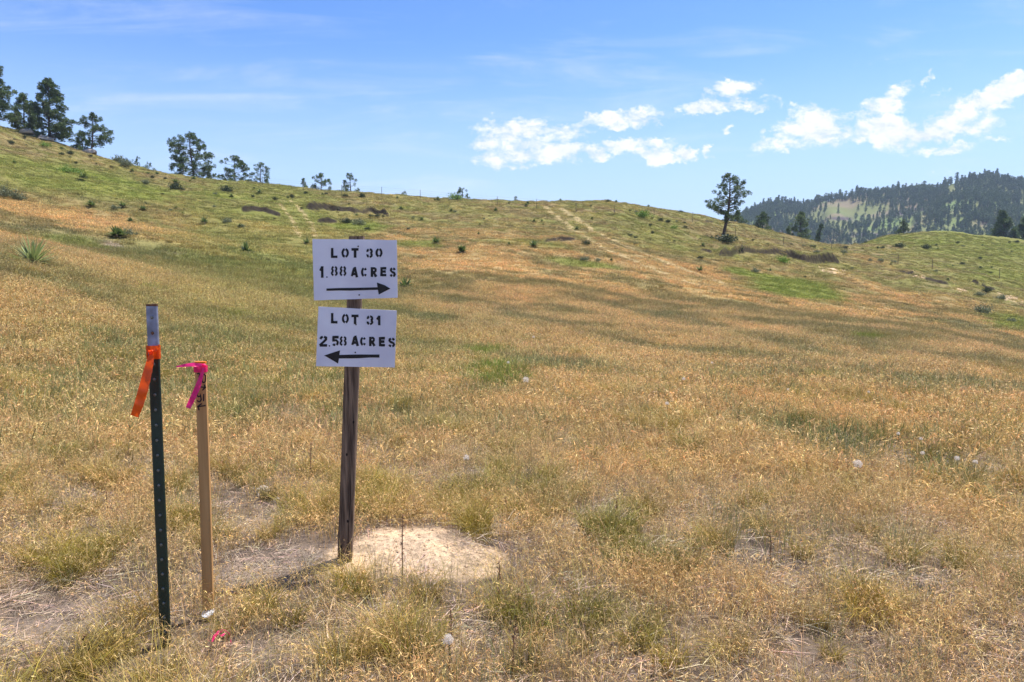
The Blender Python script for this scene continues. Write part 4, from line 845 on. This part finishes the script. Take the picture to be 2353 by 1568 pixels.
PL = [('y',75,612,118,'big pale green yucca near the left edge above the dry grass'),('y',268,545,50,'dark green yucca with grey dead leaves left of the pair above the big yucca'),('g',293,542,34,'pale yucca skirt beside the dark green yucca on the left slope'),
 ('y',566,580,40,'yucca standing alone on the slope up and left of the sign boards'),('y',1062,583,30,'round dark yucca to the upper right of the boards'),('y',931,662,44,'spiky yucca touching the right edge of the upper board'),
 ('y',704,562,20,'small dark yucca just left of the upper board corner'),('y',1002,562,24,'low yucca on the green strip right of the boards'),('y',1226,569,26,'yucca at the left end of the middle dark bank'),
 ('d',1347,565,22,'round dark shrub right of the middle bank'),('g',1343,601,26,'greyish yucca on the bright green flat below the track'),('g',1375,602,16,None),('y',1405,602,11,None),
 ('b',1478,502,38,'bright green leafy shrub left of the lone pine near the fence'),('d',1517,510,15,None),('d',1535,513,14,None),('y',1615,570,13,None),('d',1608,596,15,'dark shrub above the end of the long eroded bank'),('y',1608,626,22,'yucca alone in the green below the long eroded bank'),
 ('g',1737,628,20,'grey green yucca in the lush grass under the long bank'),('y',1770,626,11,None),('d',1398,466,12,None),('y',1416,466,9,None),('y',1490,470,9,None),('d',1447,544,13,None),('y',1227,511,11,None),('b',1549,527,20,'small yellow green shrub below the fence left of the lone pine'),
 ('d',1563,489,12,None),('y',1288,460,9,None),('d',1600,738,10,None),('g',1877,583,17,'grey green bush at the right end of the long bank'),('g',1940,583,17,None),('b',1798,606,38,'leafy light green shrub growing in front of the long bank'),
 ('g',2023,602,15,None),('g',2054,606,15,None),('g',1999,603,11,None),('d',2251,596,11,'single dark shrub on the right knoll'),('d',2211,610,13,None),('d',2067,570,22,None),('d',2127,573,22,None),('d',2336,553,11,None),('g',2151,626,11,None),
 ('g',2252,682,22,None),('g',2301,690,26,'grey shrub on the lower right eroded cut'),('d',2268,672,22,None),('g',2257,722,40,'wide pale grey shrub low on the right slope'),('g',2323,742,22,None),
 ('d',795,515,28,'dark bush at the left of the green hollow under the left banks'),('g',824,519,32,'tall grassy bush in the green hollow under the left banks'),('d',845,530,14,None),('d',852,502,14,None),('d',867,502,14,None),('d',880,501,10,None),
 ('y',553,524,15,None),('y',1170,565,13,None),('y',921,481,11,None),('y',1139,487,13,None),('y',969,508,13,None),('y',1037,487,10,None),('y',1245,512,9,None),('d',672,454,13,None),('d',580,455,11,None),('d',834,456,20,None),
 ('b',1044,458,36,'flat green bush on the skyline left of the small pine'),('d',519,442,30,'low dark bush on the upper left slope under the middle pines'),('y',190,415,24,'yucca below the long grass of the left ridge'),('y',210,477,26,'yucca in the green strip on the far left slope'),
 ('g',264,482,22,None),('y',281,478,24,'dark yucca at the right of the row on the left slope'),('y',329,484,18,None),('y',299,512,18,None),('y',469,515,22,'yucca above the orange streak on the left slope'),('g',522,514,24,'pale grey yucca above the orange streak'),('g',555,524,16,None),
 ('y',361,402,12,None),('y',404,422,16,None),('g',335,423,20,None),('y',446,414,12,None),('y',532,455,12,None),('y',596,446,14,None),
 ('g',12,455,48,'large grey green bush cut by the left edge of the picture'),('g',40,462,42,'large grey bush beside the one at the left edge'),('b',160,398,42,'yellow green bush on the ridge slope under the leaning pine'),('d',26,332,16,None),('g',272,372,32,'twiggy grey bush on the skyline left of the far small pines'),
 ('g',290,384,30,None),('d',400,437,32,None),('d',140,357,14,None),('d',161,356,16,None),('b',103,338,26,'green bush on the ridge below the tall dark pine'),('d',632,462,12,None),('y',1100,540,10,None),('y',900,560,10,None),('d',1850,640,9,None),('d',1990,560,9,None),('d',2200,560,9,None),
 ('d',1663,558,62,'low spreading juniper at the foot of the lone pine'),('s',1225,938,44,'silvery leaved herb below the bright green patch'),('s',1332,900,38,'silvery green herb right of the bright green patch'),('s',1237,1096,30,'small silvery herb in orange straw below centre'),('s',1840,1110,30,'silvery herb in the grass left of the large seed head')]
r_ = random.Random(12)
def plant(t_, px, py, w, lab):
    x, y, z = on_hill(px, py); me = r_.choice(MESH[t_] if not (t_ == 'y' and y < 25) else YU); sc_ = 1.3 * w / F * y / (1.0 if t_ == 'y' else 2.0); 
    o = link(nm[t_], me, None, label=lab or small_lab[t_], cat=ct[t_], group=grp[t_]); o.location = (x, y, z + (.06 if y > 40 else -.02)); o.rotation_euler = (0, 0, r_.uniform(0, 6.28))
    k = .62 if 'spreading' in (lab or '') else r_.uniform(.85, 1.1); o.scale = (sc_, sc_, sc_ * k)
for a in PL: plant(*a)
for k in range(95):                                                  # the many far tufts, each one a plant
    px = r_.uniform(10, 2345); lo = np.interp(px, [0, 400, 800, 1400, 1700, 1900, 2353], [300, 415, 452, 472, 540, 572, 560]); py = lo + r_.random() ** 1.5 * 85
    if r_.random() < .25: px, py = px, lo + 4
    plant(r_.choice('yyddg'), px, py, r_.uniform(6, 11), None)

# ------------------------------------------------------------------ pines
def needles(cent, rad, K, seed, lenf=(.75, 1.05), width=.09, tint=None, up=.35):
    r_ = np.random.default_rng(seed); n_ = len(cent); d = r_.normal(0, 1, (n_, K, 3)); d[..., 2] += up; d /= np.linalg.norm(d, axis=-1, keepdims=True)
    L = rad[:, None, None] * r_.uniform(*lenf, (n_, K, 1)); s_ = np.cross(d, r_.normal(0, 1, (n_, K, 3))); s_ /= np.linalg.norm(s_, axis=-1, keepdims=True) + 1e-9; w = L * width
    c = cent[:, None, :]; V = np.stack([c + d * L * .12 - s_ * w * .5, c + d * L * .6 - s_ * w, c + d * L, c + d * L * .6 + s_ * w], 2).reshape(-1, 3); Q = np.arange(len(V)).reshape(-1, 4)
    t_ = (r_.uniform(.65, 1.35, (n_, 1, 1)) * r_.uniform(.75, 1.3, (n_, K, 1))) if tint is None else tint; C = np.repeat((np.ones((n_, K, 3)) * t_).reshape(-1, 3), 4, 0); return V, Q, C
def pine(name_lab, px, py_base, py_top, d, prof, seed, nb=60, wide=1.34, lean=0, clump=.33, light=False, t0=.22, name='pine_tree', branch_lab=None, per=5, K=26, cat='tree', depth_k=.85, trunk_r=.020):
    x, y, z = at_depth(px, d); base = Vector((x, y, z)); h = unproj(px, py_top, d).z - z; m = d / F; r_ = random.Random(seed); nb = int(nb * .98); K = int(K * 1.5); clump *= .92; per = max(3, per - 1); prof = [(p[0], p[1] * wide, p[2] * wide) for p in prof]
    root = empty(name, base, name_lab, cat, 'pine trees on the ridges')
    T_, Lf, Rt = [p[0] for p in prof], [p[1] for p in prof], [p[2] for p in prof]
    def axis(t_): return Vector((lean * m * t_ + .02 * h * math.sin(t_ * 5 + seed), .015 * h * math.sin(t_ * 4 + seed * 2), h * t_))
    mb = MB(); tr = [axis(i / 14) for i in range(15)]; tr[0].z -= .5; rad0 = h * trunk_r
    mb.tube(tr, [rad0 * (1.25 if i == 0 else 1) * (1 - .86 * i / 14) + .015 for i in range(15)], 9)
    cent, rads = [], []
    for k in range(nb):
        t_ = t0 + (1 - t0) * ((k + r_.random()) / nb); ph = r_.uniform(0, 2 * math.pi) if k % 2 else r_.choice([0, math.pi]) + r_.uniform(-.5, .5)
        side = math.cos(ph); ext = (np.interp(t_, T_, Rt) if side > 0 else np.interp(t_, T_, Lf)) * m; av = (np.interp(t_, T_, Rt) + np.interp(t_, T_, Lf)) / 2 * m
        e = (abs(side) * ext + (1 - abs(side)) * av * depth_k) * (r_.uniform(.75, 1.05) if k % 2 else r_.uniform(.4, .85)); e = max(e - clump * .35, .05)
        a0 = axis(max(t_ - .05 - .12 * e / max(h, 1), t0 * .85)); end = Vector((axis(t_).x + math.cos(ph) * e, axis(t_).y + math.sin(ph) * e, h * min(t_, .985)))
        mid = a0 * .45 + end * .55 + Vector((0, 0, -.06 * e)); q1 = a0 * .75 + end * .25
        mb.tube([a0, q1, mid, end], [rad0 * .32 * (1.15 - t_) + .012, rad0 * .24 * (1.1 - t_) + .010, .018, .009], 5, cap=False)
        nc = max(1, int(per * (.35 + e / max(max(Lf), max(Rt)) / m)))
        for q in range(nc):
            f_ = 1 - .50 * (q / max(nc, 1)) ** 1.2 if nc > 1 else 1; c = mid + (end - mid) * max(0, (f_ - .5) * 2) if f_ > .5 else a0 + (mid - a0) * f_ * 2
            off = Vector((r_.gauss(0, .25), r_.gauss(0, .25), r_.uniform(-.05, .30))) * clump * 2.6 * (.3 + .7 * (q > 0)); cc_ = c + off
            if q > 0: mb.tube([c, c + off * .95], [.012, .006], 4, cap=False)
            cent.append(cc_); rads.append(clump * r_.uniform(.75, 1.25))
    for k in range(5): cent.append(axis(1) + Vector((r_.gauss(0, .2), r_.gauss(0, .2), -k * .18))); rads.append(clump * .9)
    for k in range(6):                                              # dead lower limbs
        t_ = r_.uniform(t0 * .45, t0 * 1.15); ph = r_.uniform(0, 6.28); a0 = axis(t_); e = h * r_.uniform(.05, .14); b_ = a0 + Vector((math.cos(ph) * e, math.sin(ph) * e, -.03 * h * r_.random())); mb.tube([a0, (a0 + b_) / 2 + Vector((0, 0, .05)), b_], [.03, .02, .008], 4, cap=False)
    link('trunk', mb.mesh('trunk', True), BARK, parent=root)
    V, Q, C = needles(np.array([tuple(c) for c in cent]), np.array(rads), K, seed); me = mesh_np('crown', V, Q); vcol(me, 'tint', C); link('crown', me, NEEDLE_L if light else NEEDLE, parent=root); return root
RND = [(0,0,0),(.2,.8,.8),(.5,1,1),(.75,.8,.8),(.95,.3,.3),(1,.1,.1)]
def pr(k, L, Rr, shp=RND): return [(t_, a_ * L, b_ * Rr) for t_, a_, b_ in shp]
CONE = [(0,.9,.9),(.15,1,1),(.4,.85,.85),(.7,.55,.55),(.9,.25,.25),(1,.06,.06)]
LONE = [(0,0,0),(.28,2,14),(.34,8,34),(.42,18,34),(.48,44,28),(.54,56,26),(.60,46,34),(.68,28,40),(.78,26,40),(.86,26,32),(.94,20,18),(1,8,6)]
pine('lone open crowned pine standing on the slope right of centre', 1662, 556, 402, 84, LONE, 5, nb=84, lean=12, clump=.36, t0=.27, per=6, K=24, trunk_r=.026)
pine('tall pine cut off by the left edge of the picture', 6, 276, 146, 92, [(0,2,4),(.12,20,50),(.3,40,62),(.5,40,50),(.7,30,42),(.85,24,22),(.93,14,26),(1,8,6)], 21, wide=1.12, nb=110, clump=.42, t0=.14, per=6, K=30)
pine('lower bushy pine behind the tall pine at the left edge', 76, 286, 218, 97, [(0,20,22),(.2,34,30),(.5,30,22),(.8,18,10),(1,5,4)], 22, wide=1.12, nb=70, clump=.42, light=True, t0=.05, per=6, K=28)
pine('big dense dark pine second from the left on the ridge', 133, 306, 183, 96, [(0,20,30),(.1,34,46),(.22,44,54),(.4,46,44),(.55,44,34),(.7,28,28),(.82,20,26),(.92,14,16),(1,5,5)], 23, wide=1.12, nb=150, clump=.42, t0=.05, per=6, K=32)
pine('leaning pine with flat layered crown above the boulder', 226, 345, 261, 98, [(0,2,2),(.2,8,22),(.38,10,46),(.5,24,44),(.62,38,36),(.75,38,26),(.88,22,16),(1,8,6)], 24, wide=1.12, nb=62, lean=3, clump=.40, t0=.2, per=5, K=28, light=False)
pine('small dark juniper behind the foot of the leaning pine', 203, 342, 303, 104, CONE and pr(0, 18, 16, CONE), 25, nb=50, clump=.40, t0=.03, per=5, K=28)
pine('large spreading pine on the skyline left of the sign', 450, 399, 308, 101, [(0,30,40),(.08,54,52),(.2,46,48),(.35,40,46),(.5,30,42),(.62,38,34),(.75,34,32),(.88,34,18),(1,8,6)], 26, nb=120, clump=.42, t0=.06, per=5, K=28)
pine('medium pine right of the large skyline pine', 547, 410, 360, 102, [(0,20,24),(.1,38,32),(.3,26,28),(.5,16,28),(.7,24,20),(.88,20,14),(1,6,5)], 27, nb=56, clump=.38, t0=.08, per=5, K=26)
pine('slender young pine third along the skyline left of the sign', 605, 420, 375, 103, [(0,6,10),(.15,20,24),(.4,24,20),(.65,20,18),(.85,14,14),(1,6,4)], 28, nb=34, clump=.34, t0=.12, per=4, K=22)
pine('small low pine at the left of the pair above the sign', 700, 431, 412, 104, pr(0, 18, 14, CONE), 29, nb=16, clump=.34, t0=.05, per=4, K=22)
pine('rounded pine of the pair on the skyline above the sign', 742, 434, 400, 104, [(0,18,20),(.15,26,24),(.4,20,22),(.7,18,20),(.9,12,14),(1,5,4)], 30, nb=44, clump=.34, t0=.06, per=4, K=24)
pine('pointed pine with long low branches right above the sign', 808, 440, 400, 105, [(0,18,28),(.12,26,34),(.3,20,28),(.5,18,12),(.75,10,14),(1,4,4)], 31, nb=44, clump=.34, t0=.05, per=4, K=24)
pine('tiny pine peeking over the far left ridge', 327, 377, 362, 108, pr(0, 14, 12, CONE), 32, nb=14, clump=.32, t0=.1, per=3, K=22)
pine('tiny bushy pine behind the ridge right of the tiny one', 353, 383, 375, 110, pr(0, 14, 22, RND), 33, nb=12, clump=.32, t0=.1, per=3, K=22)
pine('low treetop just showing over the ridge in the picture middle', 930, 450, 441, 118, pr(0, 14, 14, RND), 34, nb=14, clump=.34, t0=.3, per=4, K=22)
pine('small solitary pine on the skyline right of the sign', 1063, 457, 433, 108, [(0,4,10),(.3,12,14),(.6,12,12),(.85,10,8),(1,4,3)], 35, nb=22, clump=.34, t0=.1, per=4, K=24)
pine('low treetop on the skyline near the head of the track', 1184, 463, 454, 118, pr(0, 14, 12, RND), 36, nb=12, clump=.34, t0=.3, per=4, K=22)
pine('small pine behind the ridge just right of the lone pine', 1692, 530, 487, 128, pr(0, 20, 22, RND), 37, nb=50, clump=.5, t0=.2, per=5, K=26)
pine('round dark pine beyond the ridge right of the lone pine', 1752, 560, 490, 150, pr(0, 27, 27, RND), 38, nb=90, clump=.62, t0=.2, per=6, K=30)
pine('broad light green pine in the dip between the two hills', 1838, 580, 489, 165, pr(0, 30, 30, RND), 39, nb=110, clump=.66, light=True, t0=.2, per=6, K=32)
pine('narrow pine right of the broad light green one', 1881, 590, 517, 160, pr(0, 16, 16, CONE), 40, nb=60, clump=.6, t0=.1, per=5, K=28)
pine('small dark pine left of the broad light green one', 1804, 575, 524, 158, pr(0, 16, 16, CONE), 41, nb=44, clump=.56, t0=.1, per=5, K=26)
pine('small dark pine on top of the right knoll', 2070, 545, 507, 158, pr(0, 12, 11, RND), 42, nb=40, clump=.5, t0=.15, per=5, K=26)
pine('big dark spruce like tree behind the right knoll', 2302, 590, 487, 178, pr(0, 36, 36, CONE), 43, nb=130, clump=.75, t0=.08, per=7, K=34)
pine('dark tree at the right edge behind the knoll', 2350, 600, 500, 182, pr(0, 34, 34, CONE), 44, nb=110, clump=.75, t0=.08, per=7, K=34)
pine('lower dark tree between the two behind the right knoll', 2326, 595, 528, 176, pr(0, 26, 26, CONE), 45, nb=70, clump=.7, t0=.08, per=6, K=30)

# ------------------------------------------------------------------ wire fence along the ridge
fp = [(421,403),(520,416),(603,428),(698,439),(785,447),(877,451),(966,458),(1052,466),(1143,474),(1233,481),(1324,491),(1412,495),(1503,499),(1591,511),(1690,545),(1800,566),(1911,573),(2063,609),(2142,621),(2296,641)]
hs_ = [0,0,0,0,0,20,19,18,18,22,20,19,19,22,0,0,17,19,15,13]
FM = simple('fence_post_steel', (.10, .075, .055), .8, scale=12, color2=(.16, .12, .10)); WM = simple('fence_wire_steel', (.16, .15, .15), .7)
P0 = [Vector(on_hill(*p, 118)) for p in fp]
fence = empty('wire_fence', P0[0], 'wire fence on thin steel posts running along the ridge and down past the lone pine', 'fence')
tops = []
for p, q, hh in zip(P0, fp, hs_):
    h_ = max(1.15, hh / F * p.y) if hh else 1.2; lean_ = Vector((r_.uniform(-.04, .04), 0, 0)); mb = MB(); mb.tube([p - Vector((0, 0, .3)), p + lean_ * .5 + Vector((0, 0, h_ / 2)), p + lean_ + Vector((0, 0, h_))], .03, 6)
    world_obj('post', mb.mesh('post'), FM, fence); tops.append((p, lean_, h_))
for s_ in (.95, .72, .5, .28):
    mb = MB(); pts = []
    for (a_, la, ha), (b_, lb, hb) in zip(tops[:-1], tops[1:]):
        for i in range(6):
            t_ = i / 6; pts.append((a_ + la * s_ + Vector((0, -.03, ha * s_))) * (1 - t_) + (b_ + lb * s_ + Vector((0, -.03, hb * s_))) * t_ - Vector((0, 0, .12 * t_ * (1 - t_))))
    mb.tube(pts, .0045, 4); world_obj('wire', mb.mesh('wire'), WM, fence)

# ------------------------------------------------------------------ far forested hill
RX = [1400,1560,1640,1700,1712,1740,1785,1810,1830,1893,1925,1972,2051,2100,2146,2178,2225,2266,2298,2353,2450,2600,2800,3200]
RY = [600,580,545,500,492,482,467,474,476,461,454,445,440,439,438,421,408,408,420,427,420,440,500,580]
R1 = 760.0
def hill_h(x, y):
    r = np.hypot(x, y); az = np.arctan2(x, y); xx = np.tan(az) * 1.006 * F + CX; py = np.interp(xx, RX, RY)
    v = (CY - py) / F; dy = math.cos(PITCH) + v * math.sin(PITCH); zr = CAMZ + R1 * np.cos(az) * (v * math.cos(PITCH) - math.sin(PITCH)) / dy
    t_ = (r - 400) / (R1 - 400); f_ = np.where(t_ < 1, np.clip(t_, 0, 1) ** .85, np.clip(1 - (t_ - 1) * .8, 0, 1))
    z = -30 + (zr + 30) * f_; env = np.clip(4 * t_ * (1 - t_), 0, 1)
    z = z + env * ((fbm(az * 26, r / 260, 7, 3) - .5) * 34 + (fbm(x / 60, y / 60, 8, 4) - .5) * 14)
    return z + (fbm(x / 22, y / 22, 18, 3) - .5) * 3 * np.clip(t_ * 3, 0, 1)
ha = np.linspace(R(8), R(62), 300); hr = np.linspace(380, 1200, 150); A2, R2 = np.meshgrid(ha, hr, indexing='ij'); hx, hy = (R2 * np.sin(A2)).ravel(), (R2 * np.cos(A2)).ravel(); hz = hill_h(hx, hy)
na2, nr2 = len(ha), len(hr); i_ = np.arange(na2 - 1)[:, None]; j_ = np.arange(nr2 - 1)[None, :]
Fh = np.stack([i_ * nr2 + j_, (i_ + 1) * nr2 + j_, (i_ + 1) * nr2 + j_ + 1, i_ * nr2 + j_ + 1], -1).reshape(-1, 4)
def proj_np(x, y, z):
    zz = z - CAMZ; fwd = y * math.cos(PITCH) - zz * math.sin(PITCH); up = y * math.sin(PITCH) + zz * math.cos(PITCH); return CX + x / fwd * F, CY - up / fwd * F
hpx, hpy = proj_np(hx, hy, hz)
hc = np.array([.155, .17, .065]) + np.zeros((len(hx), 3)); hc = lerp(hc, np.array([.20, .165, .10]) + hc * 0, sstep(.48, .66, fbm(hx / 40, hy / 25, 44, 4))); hc = lerp(hc, np.array([.145, .20, .065]) + hc * 0, sstep(.5, .7, fbm(hx / 60, hy / 60, 45, 3)))
def outcrop(px, py): 
    o_ = 0
    for cx, cy, rx, ry in ((2070, 492, 44, 7), (2115, 482, 40, 5), (1935, 503, 40, 5), (2000, 540, 70, 7)): o_ = np.maximum(o_, np.exp(-((px - cx) / rx) ** 2 - ((py - cy) / ry) ** 2))
    return o_
oc = sstep(.35, .8, outcrop(hpx, hpy) * (.6 + .8 * fbm(hx / 12, hy / 12, 47, 3))); hc = lerp(hc, np.array([.085, .065, .075]) + hc * 0, oc)
hme = mesh_np('hill', np.stack([hx, hy, hz], 1), Fh, None, True); vcol(hme, 'gcol', hc); link('hill', hme, gm, kind='structure')
# pines on it
def far_pine(seed, cone):
    r_ = np.random.default_rng(seed); mb = MB().tube([(0, 0, -1), (0, 0, 4), (.1, 0, 8.6)], [.28, .2, .06], 5); nC = 60
    t_ = r_.uniform(.14 if cone else .32, 1, nC) ; a = r_.uniform(0, 6.28, nC); rad = (2.3 * (1.08 - t_) + .2 if cone else 2.1 * np.sqrt(np.clip(1.05 - ((t_ - .62) / .42) ** 2, .03, 1))) * r_.uniform(.2, 1, nC)
    c = np.stack([rad * np.cos(a), rad * np.sin(a), t_ * 9], 1); V, Q, C = needles(c, np.full(nC, .95), 9, seed, width=.22); return mb, V, Q, C
def far_mesh(seed, cone):
    mb, V, Q, C = far_pine(seed, cone); tq = [f for f in mb.f if len(f) == 4]; nv = len(mb.v); VV = np.vstack([np.array(mb.v), V]); QQ = np.vstack([np.array(tq), Q + nv])
    me = mesh_np('distant_pine', VV, QQ, None, False, [1] * len(tq) + [0] * len(Q)); vcol(me, 'tint', np.vstack([np.ones((nv, 3)), C])); me.materials.append(NEEDLE); me.materials.append(BARK); return me, VV, QQ, np.vstack([np.ones((nv, 3)), C]), [1] * len(tq) + [0] * len(Q)
FV = [far_mesh(200 + i, i % 2 == 0) for i in range(6)]
rg = np.random.default_rng(3); N_ = 20000; a = rg.uniform(R(14), R(44), N_); rr_ = np.sqrt(rg.uniform(420 ** 2, 800 ** 2, N_)); tx_, ty_ = rr_ * np.sin(a), rr_ * np.cos(a); tz_ = hill_h(tx_, ty_); tpx, tpy = proj_np(tx_, ty_, tz_)
dn = sstep(.30, .62, fbm(tx_ / 28, ty_ / 50, 101, 3)) * .55 + .12
meadow = np.exp(-((tpx - 1965) / 88) ** 4 - ((tpy - 500) / 36) ** 4); dn = dn * (1 - .9 * meadow); topm = np.exp(-((tpx - 2215) / 55) ** 4 - ((tpy - 418) / 14) ** 4); dn = dn * (1 - .85 * topm)
dn = dn + .30 * sstep(2060, 2150, tpx) + .12 * sstep(1900, 1850, tpx) * sstep(470, 480, tpy); dn = dn * (1 - .6 * np.exp(-((tpx - 2190) / 14) ** 2)) * (1 - .8 * outcrop(tpx, tpy))
kp = (rg.uniform(0, 1, N_) < dn) & (tpy < 600); tx_, ty_, tz_, tpx, tpy = (v[kp] for v in (tx_, ty_, tz_, tpx, tpy))
# the open row along the crest
rx_ = np.concatenate([rg.uniform(1700, 2180, 60), rg.uniform(2270, 2380, 14), np.array([2178 + 10, 2250, 2258, 2290, 2296, 2335, 2342])]); ca_ = np.arctan((rx_ - CX) / F / 1.006); cr_ = rg.uniform(752, 768, len(rx_)); cxs, cys = cr_ * np.sin(ca_), cr_ * np.cos(ca_); czs = hill_h(cxs, cys)
tx_, ty_, tz_ = np.concatenate([cxs, tx_]), np.concatenate([cys, ty_]), np.concatenate([czs, tz_]); tpx = np.concatenate([rx_, tpx]); tpy = np.concatenate([np.full(len(rx_), 400.), tpy])
sky_y = np.interp(tpx, [1600, 1700, 1890, 2010, 2150, 2353], [490, 520, 557, 540, 522, 545]); vis = (tpy < sky_y + 6) & (tpx < 2360)
size = rg.uniform(.42, .80, len(tx_)); size[:len(rx_)] = rg.uniform(.6, 1.1, len(rx_)); vi = rg.integers(0, 6, len(tx_)); yaw_ = rg.uniform(0, 6.28, len(tx_))
nrst = np.hypot(tx_, ty_) / size; nrst[:len(rx_)] *= .2; nrst[~vis] = 1e9; pick = set(np.argsort(nrst)[:290].tolist())
NV = 0; bV, bQ, bC, bM = [], [], [], []
for k in range(len(tx_)):
    me, VV, QQ, CC, MM = FV[vi[k]]
    if k in pick:
        lab = 'one of the dark pines standing in a row along the crest of the far hill' if k < len(rx_) else 'one of the dark pines scattered over the far blue green hill'
        o = link('distant_pine', me, None, label=lab, cat='tree', group='pines along the crest of the far hill' if k < len(rx_) else 'pines scattered over the far hill'); o.location = (tx_[k], ty_[k], tz_[k]); o.scale = (size[k],) * 3; o.rotation_euler = (0, 0, yaw_[k])
    elif tpy[k] < 600:
        c_, s_ = math.cos(yaw_[k]), math.sin(yaw_[k]); W2 = VV @ np.array([[c_, s_, 0], [-s_, c_, 0], [0, 0, 1]]) * size[k] + np.array([tx_[k], ty_[k], tz_[k]]); bV.append(W2); bQ.append(QQ + NV); NV += len(VV); bC.append(CC); bM += MM
if bV:
    me = mesh_np('forest', np.vstack(bV), np.vstack(bQ), None, False, bM); vcol(me, 'tint', np.vstack(bC)); me.materials.append(NEEDLE); me.materials.append(BARK); link('forest', me, None, label='pine forest covering the slopes of the far hill', cat='forest', kind='stuff')
print('far trees', len(tx_), 'picked', len(pick))

# ------------------------------------------------------------------ air
mb = MB(); mb.box((0, 0, 65), 4600, 4600, 230); hz_o = link('haze', mb.mesh('haze'), None, kind='stuff')
hm, n = mat('haze'); out = n.n('ShaderNodeOutputMaterial'); v = n.n('ShaderNodeVolumePrincipled'); v.inputs['Color'].default_value = (.60, .76, 1, 1); v.inputs['Density'].default_value = .00024; v.inputs['Anisotropy'].default_value = .2
n.link(v.outputs[0], out.inputs['Volume']); hz_o.data.materials.append(hm)
